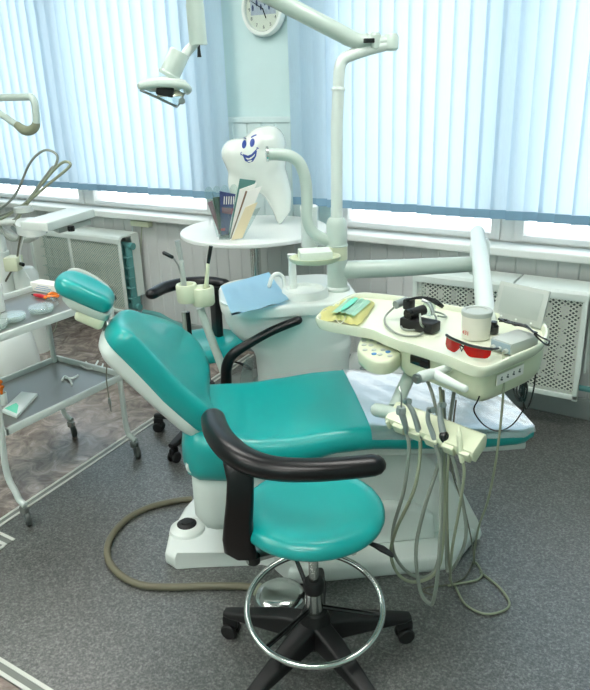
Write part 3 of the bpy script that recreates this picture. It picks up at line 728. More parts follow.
# ------------------------------------------------------------------ CUSPIDOR UNIT
cu = thing('cuspidor_unit', U(.3, 2.77, 0), 'white spittoon pillar with swing arm post standing behind the dental chair', 'dental unit')
tabv = [(0, .145, .50, 2.60, 2.95), (.30, .14, .51, 2.60, 2.96), (.53, .132, .515, 2.59, 2.97), (.58, .115, .52, 2.585, 2.98), (.61, .088, .522, 2.58, 2.98), (.64, .055, .525, 2.575, 2.98), (.67, .03, .525, 2.57, 2.98), (.71, .012, .525, 2.565, 2.98), (.755, .004, .525, 2.56, 2.98)]
zs = [0, .1, .2, .3, .38, .45, .5, .53, .55, .565, .58, .595, .61, .625, .64, .655, .67, .69, .71, .73, .755]
def uring(z, ex=0):
    u0, u1, v0, v1 = interp(tabv, z); return [U((u0 + u1) / 2 + x, (v0 + v1) / 2 + y, z) for x, y in rr(u1 - u0 + ex, v1 - v0 + ex, .10 if z < .6 else .13, 7)]
ob('body', skin(new(), [uring(z) for z in zs]), white, cu, ang=60)
rr_ = lambda z, ex: [U(.2675 + x, 2.77 + y, z) for x, y in rr(.53 + ex, .43 + ex, .14, 8)]
ob('top_deck', skin(new(), [rr_(.752, -.01), rr_(.756, .012), rr_(.79, .022), rr_(.80, .012), rr_(.803, -.01)]), white, cu, ang=50)
# front door seam (curved) as a fine groove strip
seam = [Wv(x, y, 2.598) for x, y in ((282, 372), (284, 352), (294, 336), (310, 325), (330, 318))]
ob('door_seam', T([p for p in seam], .0016, n=6, sm=6), grey_arm, cu)
seam = [Wv(x, y, 2.598) for x, y in ((308, 372), (313, 352), (326, 336), (346, 324))]
ob('door_seam', T(seam, .0016, n=6, sm=6), grey_arm, cu)
bc = Wz(252, 297, .81)
ob('bowl', Lt((bc.x, bc.y, .80), [(.10, 0), (.125, .004), (.128, .008), (.122, .009), (.10, .006), (.05, .001), (.001, 0)], n=40), white, cu, ang=50)
rc2 = Wz(305, 291, .82)
ob('cup_platform', Lt((rc2.x, rc2.y, .80), [(.095, 0), (.092, .025), (.086, .033), (.074, .033), (.07, .02), (.001, .018)], n=40), white, cu, ang=50)
pp = Wz(293, 288, .82)
ob('cup_filler_post', Lt((pp.x, pp.y, .80), [(.022, 0), (.017, .02), (.015, .14), (.018, .145), (.018, .16)], n=20), white, cu)
sp0 = Wz(284, 291, .81); top = sp0 + Vector((0, 0, .075))
ob('rinse_spout', T([sp0, sp0 + Vector((0, 0, .05)), sp0 + A * -.02 + Vector((0, 0, .072)), sp0 + A * -.045 + N * -.01 + Vector((0, 0, .066)), sp0 + A * -.06 + N * -.015 + Vector((0, 0, .03))], .0085, sm=6, round_end=True), white, cu)
# post
pu, pv = .474, 2.72
ob('post_base', Lt(U(pu, pv, .80), [(.052, 0), (.05, .012), (.041, .02), (.041, .13)], n=28), grey_arm, cu)
ob('post_ring', Lt(U(pu, pv, .93), [(.0415, 0), (.042, .002), (.042, .05), (.041, .055)], n=28), cream, cu, label='cream ring')
ob('post_collar', Lt(U(pu, pv, .985), [(.044, 0), (.044, .004), (.041, .006), (.041, .085), (.035, .105), (.027, .112)], n=28), grey_arm, cu)
top_ = U(.489, pv, 1.655); e1_ = Wv(391, 43, pv); tb_ = Wv(343, 58, pv)
ob('post_tube', T([U(pu, pv, 1.05), U(pu + .005, pv, 1.45), Wv(338.5, 90, pv)], .0225, n=20), whitem, cu)
ob('post_tube_upper', T([Wv(338.5, 90, pv), Wv(339.5, 70, pv), Wv(343, 60, pv), Wv(353, 54.5, pv), Wv(372, 48.5, pv), Wv(391, 43.5, pv)], .0215, n=20, sm=5), whitem, cu)
ob('tube_ring', Lt(Wv(338.5, 91, pv), [(.024, 0), (.0255, .003), (.0255, .01), (.024, .013)], n=24), whitem, cu)
# S-shaped tube on the left with end flange
S_ = [(333, 241), (322, 238), (312, 231), (307, 218), (307, 200), (305.5, 180), (300, 164), (291, 156.5), (280, 154.5), (267, 154.2)]
ob('bent_tube', T([Wv(x, y, pv) for x, y in S_], .0225, n=18, sm=5), grey_arm, cu)
fl_ = Wv(266, 154.2, pv); 
ob('tube_flange', Lt(fl_, [(.001, 0), (.028, 0), (.028, .008), (.024, .01), (.001, .01)], ax=A, n=24), chrome, cu, label='bright metal end flange')
# swing arm 1 (horizontal)
ob('swing_arm', T([Wv(342, 270, pv), Wv(400, 268, pv), Wv(472, 264, pv)], [.037, .036, .031], n=24, round_end=True), grey_arm, cu)
J = Wv(477.5, 232, pv); K = Wz(487, 326, .875); 
ob('arm_joint', Lt(Wv(478.5, 274, pv), [(.001, 0), (.04, .004), (.04, .13), (.03, .15)], n=24), whitem, cu)
ob('tray_arm', T([J, J * .66 + K * .34, K], [.028, .031, .031], n=24, round_end=True), whitem, cu)
# small accessory tray on post with napkin stack
ac = Wz(315, 253, 1.0)
ob('accessory_tray', Lt((ac.x, ac.y, .965), [(.001, 0), (.08, 0), (.095, .01), (.098, .022), (.092, .022), (.085, .012), (.001, .01)], n=40, sx=1.0, sy=.72, xd=A), cream, cu, ang=50)
ob('accessory_tray_arm', T([Vector((ac.x, ac.y, .97)), U(pu - .02, pv, .975)], .014, n=10), cream, cu)
o = ob('napkin_stack', B(Vector((ac.x, ac.y, .994)) + A * .0, (.12, .09, .035), MF(A, (0, 0, 1)), .003), mat('pale_green_napkins', (214, 226, 214), .8, bump=.4, bscale=150)); setp(o, 'square stack of pale napkins on the small cream tray beside the post', 'napkins')
wb1 = Wv(309.5, 236, 2.80)
ob('water_container', Lt((wb1.x, wb1.y, .965), [(.03, 0), (.034, .008), (.034, .15), (.036, .152), (.036, .168), (.03, .172), (.001, .172)], n=28), white, cu)
ob('container_bracket', T([Vector((wb1.x, wb1.y, .99)), U(pu, pv, .99)], .012, n=10), white, cu)
# blue towel draped over the bowl
tw = [(221, 286), (239, 278), (270, 272), (289.5, 300), (262, 307), (231, 317)]
def draped():
    bm = new(); g = []; nx, ny = 18, 14
    a_, b_, c_, e_ = Wz(220.5, 286, .83), Wz(269, 272, .83), Wz(289, 300, .818), Wz(232, 316, .812)
    for i in range(nx + 1):
        row = []
        for j in range(ny + 1):
            s, q = i / nx, j / ny
            p = a_.lerp(b_, s).lerp(e_.lerp(c_, s), q); p.z += .010 * math.sin(s * PI) * math.sin(q * PI) + .003 * math.sin(s * 17) * math.sin(q * 4)
            p.z = max(p.z, .814); row.append(bm.verts.new(p))
        g.append(row)
    for i in range(nx):
        for j in range(ny): bm.faces.new((g[i][j], g[i + 1][j], g[i + 1][j + 1], g[i][j + 1]))
    bmesh.ops.solidify(bm, geom=bm.faces[:], thickness=.003); return bm
o = ob('paper_towel', draped(), paperb, ang=50); setp(o, 'light blue paper towel draped over the spittoon bowl', 'paper towel')

# assistant holder: post, cream bracket, suction handles
ah = thing('suction_holder', U(.0, 2.72, 0), 'cream suction handle holder on a bent grey post between chair back and spittoon', 'instrument holder')
hz = Wv(195, 292, 2.70)
ob('holder_post', T([Wv(232, 395, 2.64), Wv(224, 372, 2.66), Wv(210, 335, 2.69), Wv(200, 308, 2.70)], [.018, .018, .017, .016], sm=6), grey_arm, ah)
ob('post_foot', T([Wv(232, 393, 2.64), Wv(240, 400, 2.66), U(.10, 2.75, .38), U(.2, 2.75, .36)], .018, sm=4), grey_arm, ah)
bm = new(); M_ = MF(A, (0, 0, 1))
for (px_, py_, r0) in ((187, 293, .042), (203, 296, .046)):
    p = Wv(px_, py_, 2.70); lathe(bm, p - Vector((0, 0, .035)), [(r0 * .9, 0), (r0, .008), (r0, .066), (r0 * .93, .072), (r0 * .7, .072), (r0 * .6, .05), (.001, .05)], n=24)
box(bm, (Wv(187, 293, 2.70) + Wv(203, 296, 2.70)) / 2, (.07, .05, .066), M_, .008)
ob('holder_bracket', bm, cream, ah, ang=50)
def handle(nm_, px0, py0, px1, py1, px2, py2, r, m1, m2, lab, tipr=.006):
    t_ = thing(nm_, Wv(px0, py0, 2.70), lab, 'suction tool', 'suction tools in the cream holder')
    a_, b_, c_ = Wv(px0, py0, 2.70), Wv(px1, py1, 2.70), Wv(px2, py2, 2.70)
    ob('handle', T([a_, b_], [r, r * .8], n=14, round_end=True), m1, t_); ob('nozzle', T([b_, (b_ + c_) / 2, c_], [r * .7, tipr, tipr], n=10, sm=3), m2, t_); return t_
h1 = handle('aspirator', 184.5, 292, 181.5, 262, 177.5, 241, .012, greyp, clearp, 'grey suction handle with a clear tube tip, left in the cream holder', .011)
handle('air_water_syringe', 206, 290, 208, 264, 211, 246, .009, cream, blackg, 'slim cream handle with a black angled tip, right in the cream holder', .008)
h3 = handle('saliva_ejector', 184, 284, 178, 265, 172, 256, .004, steel, steel, 'small hooked saliva ejector with a black end in the cream holder', .003)
ob('ejector_tip', T([Wv(172, 257, 2.70), Wv(164, 253, 2.70)], .0075, n=10, round_end=True), blackg, h3)
for (xa, xb, nm) in (((184, 312), (189, 372), 'grey'), ((187, 312), (193, 375), 'dark')):
    m_ = hosem if nm == 'grey' else black
    o = ob('suction_hose', T([Wv(*xa, 2.70), Wv((xa[0] + xb[0]) / 2, 340, 2.70), Wv(*xb, 2.72), U(.0, 2.76, .3), U(.16, 2.76, .28)], .011, n=10, sm=6), m_)
    setp(o, '%s hose hanging below the cream suction holder' % nm, 'hose')
o = ob('rolled_film', T([U(.09, 2.66, .01), U(.075, 2.655, .2), U(.08, 2.66, .45), U(.1, 2.66, .55)], [.02, .03, .028, .015], n=14, sm=5), clearp); setp(o, 'crumpled clear plastic tube liner hanging at the spittoon side', 'plastic liner')

# ------------------------------------------------------------------ DELIVERY TRAY
RZ = .90
rim = [(315.5, 318), (323, 311), (345, 297.5), (357, 293.5), (372, 293.5), (410, 298), (450, 305.5), (500, 314), (536, 320), (547, 326), (548, 336), (540, 346), (515, 357), (494, 366.5), (482, 368.5), (468, 365), (446, 356), (415, 346), (397, 341), (383, 335.5), (370, 330), (340, 325), (322, 321.5)]
rw = [Wz(x, y, RZ) for x, y in rim]
ctr = sum(rw, Vector()) / len(rw)
dt = thing('delivery_tray', (ctr.x, ctr.y, RZ), 'cream dentist delivery tray on a swing arm above the foot of the chair', 'instrument tray')
sm_ = spl(rw, 4, True)
def sc(P, f, dz, c=ctr): return [Vector((c.x + (p.x - c.x) * f, c.y + (p.y - c.y) * f, RZ + dz)) for p in P]
bm = skin(new(), [sc(sm_, .90, -.032), sc(sm_, .965, -.03), sc(sm_, .985, -.022), sc(sm_, 1.0, -.008), sc(sm_, 1.0, -.001), sc(sm_, .992, .003), sc(sm_, .975, .003), sc(sm_, .962, -.003), sc(sm_, .955, -.014), sc(sm_, .94, -.016)])
ob('tray_top', bm, trayin, dt, ang=40)
# instrument housing under right part
hh = [(398, 343), (416, 348.5), (446, 359), (468, 368), (482, 371.5), (494, 369), (515, 360), (540, 348.5), (546, 339), (543, 330), (520, 322), (440, 316), (405, 325)]
hw_ = [Wz(x, y, RZ - .02) for x, y in hh]; hs_ = spl(hw_, 3, True); hcn = sum(hw_, Vector()) / len(hw_)
def sc2(f, z): return [Vector((hcn.x + (p.x - hcn.x) * f, hcn.y + (p.y - hcn.y) * f, z)) for p in hs_]
ob('tray_housing', skin(new(), [sc2(.80, RZ - .118), sc2(.90, RZ - .115), sc2(.955, RZ - .10), sc2(.97, RZ - .085), sc2(.99, RZ - .04), sc2(.985, RZ - .02)]), cream, dt, ang=50)
# keypad
kp = [Wz(x, y, .853) for x, y in ((358, 350), (361, 338), (370, 334), (385, 336), (402, 344), (402, 352), (390, 361), (372, 360))]
kps = spl(kp, 4, True); kcn = sum(kp, Vector()) / len(kp)
ob('keypad_body', skin(new(), [[Vector((kcn.x + (p.x - kcn.x) * f, kcn.y + (p.y - kcn.y) * f, z)) for p in kps] for f, z in ((.88, .808), (.97, .812), (1, .825), (1, .846), (.97, .853), (.93, .855))]), cream, dt, ang=50)
for i, (x, y) in enumerate(((364, 341), (372, 340), (364, 345), (371, 345.5), (379, 343), (365, 350), (374, 350), (383, 350), (374, 354), (380, 354.5), (388, 352), (390, 356), (386, 345))):
    p = Wz(x, y, .8555); ob('key', Lt(p, [(.0075, 0), (.0075, .0015), (.006, .002)], n=10, sx=1.2), inkb if i in (8, 10) else greyp, dt)
# display on the near face
a_, b_ = Wz(413, 359, .84), Wz(427, 364, .84)
dx = (Wz(446, 359, .84) - Wz(416, 348.5, .84)).normalized(); dn = Vector((dx.y, -dx.x, 0))
dc = Wz(419.5, 359, .845); 
bvh_h = None
ob('display', B(dc + dx * .014 + dn * .008, (.07, .02, .028), MF(dx, (0, 0, 1)), .003), lcd, dt, label='black digital display')
# near handle
hA = [Wz(x, y, z) for x, y, z in ((429, 374, .862), (440, 371, .858), (451, 375.5, .854), (461, 380.5, .848), (472, 385.5, .842))]
off = dn * .03
ob('side_handle', T([p + off for p in hA], [.016, .015, .013, .011, .0105], n=14, sm=5, round_end=True), whitem, dt)
ob('handle_stem', T([hA[1] + off, hA[1] - dn * .05], .013), whitem, dt)
ob('handle_bolt', Lt(hA[0] + off + dn * .012, [(.014, 0), (.014, .008), (.009, .009), (.009, .013), (.001, .013)], ax=dn, n=20), steel, dt)
# stickers on right face
sx = (Wz(540, 348.5, .84) - Wz(515, 360, .84)).normalized(); sn = Vector((sx.y, -sx.x, 0)); scn = Wz(511, 371, .835)
hh_face = Wz(504, 366, RZ - .02)
sa = Wz(497, 378, .82); sb = Wz(524, 363, .84); fx = (sb - sa); fx.z = 0; fx.normalize(); fnn = Vector((fx.y, -fx.x, 0))
sq = (hs_[0]); best = min(hs_, key=lambda p: (p - Wz(505, 364.5, RZ - .02)).length); b2_ = min(hs_, key=lambda p: (p - Wz(530, 353, RZ - .02)).length)
fx = (b2_ - best).normalized(); fnn = Vector((fx.y, -fx.x, 0)); md = (best + b2_) / 2; md = Vector((hcn.x + (md.x - hcn.x) * .99, hcn.y + (md.y - hcn.y) * .99, RZ - .056))
st = ob('icon_sticker', B(md + fnn * .004 - fx * .045, (.12, .002, .03), MF(fx, (0, 0, 1))), paperw, dt)
bm = new()
for k_ in range(4): 
    for (ox, oz) in ((0, .004), (.002, -.003), (-.003, -.001)): box(bm, md + fnn * .0055 + fx * (-.085 + k_ * .027 + ox) + Vector((0, 0, oz)), (.004, .001, .0045), MF(fx, (0, 0, 1)))
ob('icons', bm, inkd, st, ang=0)
# holder support and bar
s0 = Wz(411, 362, .80) - dn * .03; s1 = Wz(405, 385, .75); s2 = Wz(395, 408, .705); s3 = Wz(380, 411, .70)
ob('holder_support', T([s0, s1, s2], [.022, .02, .02], n=16, sm=5), grey_arm, dt)
ob('holder_pivot', T([Wz(377, 410, .70), Wz(398, 414, .70)], .020, n=16, round_end=True), grey_arm, dt)
b0, b1 = Wz(392, 413, .70), Wz(480, 448, .70); bx = (b1 - b0).normalized(); by = Vector((-bx.y, bx.x, 0)); L = (b1 - b0).length
bz = Vector((0, 0, 1)); tilt = (by * .86 + bz * .5).normalized(); tn = bx.cross(tilt).normalized()
slots = [(402, 420), (419, 428), (432, 436), (447, 444), (462, 452)]
bm = new(); prof = [(-.034, -.012), (-.030, -.026), (.022, -.022), (.036, -.004), (.038, .010), (.030, .018), (-.028, .014), (-.034, .006)]
prism(bm, [b0 + tilt * a + tn * b for a, b in prof], bx * L, .004)
ob('holder_bar', bm, cream, dt, ang=40)
mid = [b0 + bx * (L * f) for f in (.08, .27, .46, .66, .84)]
bm = new(); ed = [0, .085, .265, .455, .655, .835, 1.0]
cuts = [b0 + bx * (L * f) for f in ed]
for p, q in zip(cuts, cuts[1:]):
    w_ = (q - p).length - .016; box(bm, (p + q) / 2 - tilt * .036 - tn * .004, (w_, .014, .032), MF(bx, tn), .004)
ob('slot_lip', bm, cream, dt)
dt_h = 'handpieces in the cream holder bar'
def inst(px, pts, rs, m, label, extra=None, name='handpiece'):
    rs = [q * .93 for q in rs]; P_ = [Wz(x, y, z) for x, y, z in pts]; t_ = thing(name, P_[0], label, 'handpiece', dt_h); ob('body', T(P_, rs, n=14, sm=4, round_end=True), m, t_)
    if extra: extra(t_, P_)
    return t_
def tipneedle(t_, P_): ob('needle', T([P_[-1], Wz(401.5, 396, .80), Wz(399, 387, .82)], .0022, n=6, sm=4), steel, t_); ob('head', Lt(P_[-1] - Vector((0, 0, .008)), [(.001, 0), (.013, 0), (.014, .01), (.012, .02), (.001, .02)], n=16), greyd, t_)
def headcap(t_, P_): d = (P_[-1] - P_[-2]).normalized(); ob('head', Lt(P_[-1] - tn * .006, [(.001, 0), (.0085, 0), (.0085, .02), (.001, .02)], ax=(bx + tn * .6), n=12), steel, t_)
i1 = inst(0, [(407, 433, .68), (405, 424, .715), (401, 411, .755)], [.007, .009, .011], greyd, 'grey syringe with a thin metal needle, leftmost in the cream holder bar', tipneedle)
i2 = inst(1, [(420, 436, .68), (417, 424, .715), (412, 410, .755), (405, 400.5, .775)], [.009, .009, .008, .006], greyd, 'curved grey turbine handpiece, second from left in the cream holder bar', headcap)
i3 = inst(2, [(436, 444, .68), (432, 432, .71), (428, 420, .74), (428.5, 409, .77)], [.008, .008, .007, .006], greyd, 'grey contra-angle handpiece in the middle of the cream holder bar', headcap)
def motor(t_, P_): headcap(t_, P_); ob('motor', T([P_[0], P_[1]], [.014, .014], n=16, round_end=True), blackg, t_, label='black motor sleeve')
i4 = inst(3, [(448, 446, .68), (444, 436, .705), (440.5, 420, .74), (439.5, 404, .775)], [.011, .011, .009, .006], greyd, 'thick grey handpiece with a black motor end in the cream holder bar', motor)
i5 = inst(4, [(462, 461, .665), (460, 447, .70), (459, 435, .73), (459, 427, .745)], [.007, .009, .008, .003], cream, 'cream scaler handpiece, rightmost in the cream holder bar')
def hose(pts, r, m, label, grp='instrument hoses under the tray', n=9):
    P_ = [Wz(*p) if len(p) == 3 else Vector(p) for p in pts]; o = ob('hose', T(P_, r, n=n, sm=7), m); return setp(o, label, 'hose', grp)
def Yp(px, py, y): return tuple(Wy(px, py, y)) + (0,)
def hose2(pts, r, m, label):
    P_ = [Wy(*p) for p in pts]
    P_ = spl(P_, 7)
    for p in P_: p.z = max(p.z, r + .006)
    o = ob('hose', T(P_, r, n=9), m); return setp(o, label, 'hose', 'instrument hoses under the tray')
ys = [p.location.y for p in (i1, i2, i3, i4, i5)]
hose2([(407, 434, ys[0]), (409, 450, ys[0]), (404, 490, 1.62), (393, 530, 1.64), (395, 556, 1.66), (412, 575, 1.68), (432, 574, 1.70), (441, 545, 1.70), (441, 500, 1.72), (441, 440, 1.74), (434, 400, 1.76), (427, 380, 1.80)], .0052, hosem, 'grey hose from the leftmost syringe looping low beside the chair base')
hose2([(420, 437, ys[1]), (420, 455, ys[1]), (414, 490, 1.60), (396, 530, 1.61), (391, 555, 1.63), (399, 575, 1.64), (415, 582, 1.66), (436, 572, 1.68), (443, 540, 1.70), (444, 470, 1.74), (441, 400, 1.76), (440, 388, 1.80)], .0052, hoseg, 'green-grey hose from the second handpiece making the widest loop')
hose2([(436, 446, ys[2]), (441, 470, ys[2]), (441, 520, 1.58), (438, 570, 1.58), (434, 598, 1.60), (430, 604, 1.62), (420, 590, 1.64), (416, 550, 1.66), (424, 510, 1.68), (440, 460, 1.72), (448, 430, 1.76), (454, 392, 1.80)], .0058, hosem, 'thick grey hose hanging lowest beneath the middle handpiece')
hose2([(449, 448, ys[3]), (456, 470, ys[3]), (464, 510, 1.60), (466, 535, 1.62), (460, 556, 1.66), (448, 572, 1.72), (446, 540, 1.76), (445, 480, 1.78), (445, 430, 1.78), (443, 390, 1.80)], .005, hosem, 'grey hose below the black motor handpiece')
hose2([(463, 462, ys[4]), (464, 475, ys[4]), (460, 505, 1.58), (452, 550, 1.62), (450, 580, 1.70)], .0042, hoseg, 'thin pale hose dropping from the cream scaler handpiece')
# thin hoses reaching the floor
def hose3(pts, r, m, label, cat='cable'):
    P_ = []
    for p in pts: P_.append(Wz(p[0], p[1], r + .005) if len(p) == 2 else Wy(*p))
    P_ = spl(P_, 7)
    for p in P_: p.z = max(p.z, r + .0055)
    o = ob('hose', T(P_, r, n=8), m); return setp(o, label, cat, 'cables reaching the floor')
hose3([(449, 452, 1.60), (447, 490, 1.62), (448, 540, 1.66), (452, 585), (465, 604), (485, 614), (505, 610), (509, 601), (498, 586), (480, 572)], .0038, hoseg, 'olive hose lying in an open loop on the carpet right of the chair base')
g2 = [(503, 352, 1.78), (504, 372, 1.755), (502, 410, 1.76), (496, 460, 1.78), (488, 500, 1.80), (478, 530, 1.84), (474, 563), (482, 573), (477, 580), (462, 583), (448, 586)]
hose3(g2, .0036, hoseg, 'long grey cable falling from the control box past the tray corner')
hose3([(456, 400, 1.75), (453, 430, 1.76), (452, 470, 1.76), (466, 515, 1.78), (474, 560), (466, 576), (452, 584), (426, 588), (424, 592), (435, 596)], .0026, hosed, 'thin dark cable twisting on the floor beneath the hoses')

# things on the tray
TT = RZ - .014
tx, ty = (Wz(540, 320, RZ) - Wz(380, 294, RZ)).normalized(), None
ty = Vector((-tx.y, tx.x, 0))
# can
cc = Wz(475.5, 341, TT) ; cc = Wz(475.5, 337, TT)
t = thing('plaster_tin', cc, 'white round tin with a pale lid and small red marking on the tray', 'tin')
rC = .0415; hC = .083
ob('tin_body', Lt(cc, [(rC - .004, 0), (rC - .002, .002), (rC, hC * .5), (rC + .0005, hC - .012), (rC, hC - .01)], n=36), greyp if False else mat('tin_paper', (216, 216, 204), .5), t)
ob('tin_lid', Lt(cc + Vector((0, 0, hC - .013)), [(rC + .0025, 0), (rC + .003, .012), (rC + .001, .014), (rC - .008, .014), (rC - .010, .010), (.001, .010)], n=36), greyp, t, ang=30)
vd = (Vector((0, 0, H)) - cc); vd.z = 0; vd.normalize(); side = Vector((-vd.y, vd.x, 0))
nd = (vd * .78 - side * .62).normalized() ; nd = Matrix.Rotation(math.radians(-42), 3, 'Z') @ vd
lx = Vector((0, 0, 1)).cross(nd)
text('marking', '431', .017, cc + nd * (rC + .0008) + Vector((0, 0, .022)), Matrix((lx, Vector((0, 0, 1)), nd)).transposed(), redink, t)
# black small bottle
jb = Wz(493, 333, TT)
t = thing('ink_bottle', jb, 'small black bottle between the tin and the control box', 'bottle')
ob('bottle', Lt(jb, [(.014, 0), (.016, .003), (.016, .022), (.011, .028)], n=20), blackg, t); ob('cap', Lt(jb + Vector((0, 0, .028)), [(.011, 0), (.011, .008), (.001, .009)], n=16), blackg, t)
# glasses
gl = thing('safety_glasses', Wz(468, 352, TT), 'red lens safety goggles with black frame at the near edge of the tray', 'glasses')
gz = Vector((0, 0, 1)); ga, gb = Wz(446, 348, TT + .002), Wz(491, 359.5, TT + .002)
gx = (gb - ga).normalized(); gy = Vector((-gx.y, gx.x, 0)); Lg = (gb - ga).length
def GP(s, h, dep): 
    bow = (4 * s * (1 - s)); return ga + gx * Lg * s - gy * (.024 * bow) + gy * dep + gz * h
for (s0, s1) in ((0.0, .44), (.50, 1.0)):
    bm = new(); up1 = []; nS = 12
    top = [GP(s0 + (s1 - s0) * q / nS, .037 - .014 * max(0, s0 + (s1 - s0) * q / nS - .35), -.000) for q in range(nS + 1)]
    def low(q):
        f = q / nS; base = .002 + (.012 * max(0, 1 - f / .12) if True else 0) + .012 * max(0, (f - .88) / .12)
        if s0 == 0: base = .003 + .022 * max(0, (f - .62) / .38) ** 1.5 + .010 * max(0, (.2 - f) / .2) ** 2
        else: base = .003 + .020 * max(0, (.3 - f) / .3) ** 1.5 + .010 * max(0, (f - .85) / .15) ** 2
        return GP(s0 + (s1 - s0) * f, base, -.004)
    bot = [low(q) for q in range(nS + 1)]
    vs1 = [bm.verts.new(p) for p in top]; vs2 = [bm.verts.new(p) for p in bot]
    for q in range(nS): bm.faces.new((vs1[q], vs1[q + 1], vs2[q + 1], vs2[q]))
    bmesh.ops.solidify(bm, geom=bm.faces[:], thickness=.002); ob('lens', bm, redl, gl, ang=60, label='red lens')
ob('brow_bar', T([GP(q / 14, .0385 - .014 * max(0, q / 14 - .35), 0) for q in range(15)], .0045, n=8, round_end=True), blackg, gl)
ob('temple', T([GP(1, .029, 0), GP(1, .024, .03) + gx * .004, GP(.80, .012, .05), GP(.55, .004, .052)], .003, n=8, sm=4), blackg, gl)
ob('temple', T([GP(0, .035, 0), GP(.02, .028, .02), GP(.15, .014, .035), GP(.35, .004, .045)], .003, n=8, sm=4), blackg, gl)
ob('nose_bridge', T([GP(.42, .03, -.004), GP(.47, .014, -.004), GP(.52, .03, -.004)], .0018, n=6), blackg, gl)
# control box
bq0, bq1 = Wz(490, 349, TT), Wz(510, 356, TT); 
xb_ = (Wz(510, 356, TT) - Wz(490, 349, TT)).normalized(); yb_ = Vector((-xb_.y, xb_.x, 0)); Wb = (bq1 - bq0).length * 1.05; Lb = .115
ccx = bq0 + xb_ * Wb / 2 + yb_ * Lb / 2; hb_ = .034
cb = thing('control_box', ccx, 'small grey electronic control box with round knobs at the right edge of the tray', 'control box')
Mb = MF(xb_, (0, 0, 1))
ob('case', B(ccx + Vector((0, 0, hb_ / 2 + .001)), (Wb, Lb, hb_), Mb, .003), greyp, cb)
ob('front_panel', B(bq0 + xb_ * Wb / 2 - yb_ * .0012 + Vector((0, 0, hb_ / 2)), (Wb * .9, .002, hb_ * .82), Mb, .0005), mat('panel_blue_grey', (150, 172, 180), .4), cb)
for f in (.2, .5, .8): ob('knob', Lt(bq0 + xb_ * Wb * f - yb_ * .002 + Vector((0, 0, .012)), [(.0065, 0), (.006, .010), (.001, .010)], ax=-yb_, n=14), greyp, cb)
# hinged lid-like grey panel standing behind (view box)
pA, pB_ = Wz(492, 317, TT), Wz(541, 330, TT); pc_, pd_ = Wz(500, 282, 1.0), Wz(549, 296, 1.0)
px_ = (pB_ - pA).normalized(); pyd = Vector((-px_.y, px_.x, 0)); up_v = (Vector((0, 0, 1)) + pyd * .3).normalized()
# place so its bottom rests on tray
nrm_ = px_.cross(up_v).normalized(); 
vb = thing('display_panel', (pA + pB_) / 2, 'grey framed flat panel propped up at the back right of the tray', 'panel')
W_ = (pB_ - pA).length; Hh = .115; base = (pA + pB_) / 2
Mv = Matrix((px_, -nrm_ if False else up_v.cross(px_), up_v)).transposed()
ob('panel_frame', B(base + up_v * (Hh / 2 + .002), (W_, .008, Hh), Mv, .003), greyp, vb)
fwd = -(up_v.cross(px_)) if (up_v.cross(px_)).y > 0 else up_v.cross(px_)
ob('panel_inset', B(base + up_v * (Hh / 2 + .006) + fwd * .004, (W_ * .8, .002, Hh * .72), Mv, .0006), mat('inset_grey', (166, 176, 170), .35), vb)
for f in (-.3, 0, .3): ob('button', Lt(base + px_ * W_ * f + up_v * .012 + fwd * .004, [(.003, 0), (.003, .002), (.001, .002)], ax=fwd, n=10), white, vb)
# black cable bundle
ck = [(499, 320), (508, 321), (516, 324), (524, 326), (531, 330), (536, 334)]
bm = new()
for j in range(4):
    P_ = [Wz(x + random.uniform(-2, 2), y + random.uniform(-1.5, 1.5), TT + hb_ + .008 + .004 * j) for x, y in ck]
    tube(bm, [P_[0]] + P_ + [], .0028, n=6, sm=4)
tube(bm, [Wz(532, 331, .94), Wz(541, 337, .925), Wz(549, 341, .92), Wz(547, 345, .915), Wz(540, 340, .92), Wz(534, 334, .935)], .0026, n=6, sm=5)
tube(bm, [Wy(534, 333, 2.05), Wy(536, 350, 2.06), Wy(535, 380, 2.06), Wy(531, 400, 2.05), Wy(526, 409, 2.04), Wy(523, 400, 2.02), Wy(521, 375, 2.0)], .0026, n=6, sm=5)
o = ob('black_cable', bm, blackg); setp(o, 'bundled black cable draped over the control box and hanging off the tray', 'cable')
bm = new(); pl_ = Wz(522, 374, .80)
ell(bm, pl_, (.016, .014, .016)); 
for dxx in (0, .006, .012): tube(bm, [pl_ + Vector((dxx - .01, 0, -.01)), pl_ + Vector((dxx * 1.5 - .02, 0, -.05)), pl_ + Vector((dxx + .0, 0, -.085)), pl_ + Vector((dxx + .006, 0, -.04)), pl_ + Vector((.006, 0, -.01))], .003, n=6, sm=5)
tube(bm, [pl_ + Vector((.004, 0, -.01)), pl_ + Vector((.012, 0, -.10)), Wy(522, 412, pl_.y), Wy(512, 425, pl_.y - .03), Wy(498, 431, pl_.y - .1), Wy(484, 425, pl_.y - .18), Wy(474, 411, pl_.y - .22), Wy(478, 400, pl_.y - .22), Wy(481, 392, pl_.y - .2)], .0022, n=6, sm=5)
o = ob('coiled_lead', bm, blackg); setp(o, 'coiled black lead with plug hanging from the right underside of the tray', 'cable')
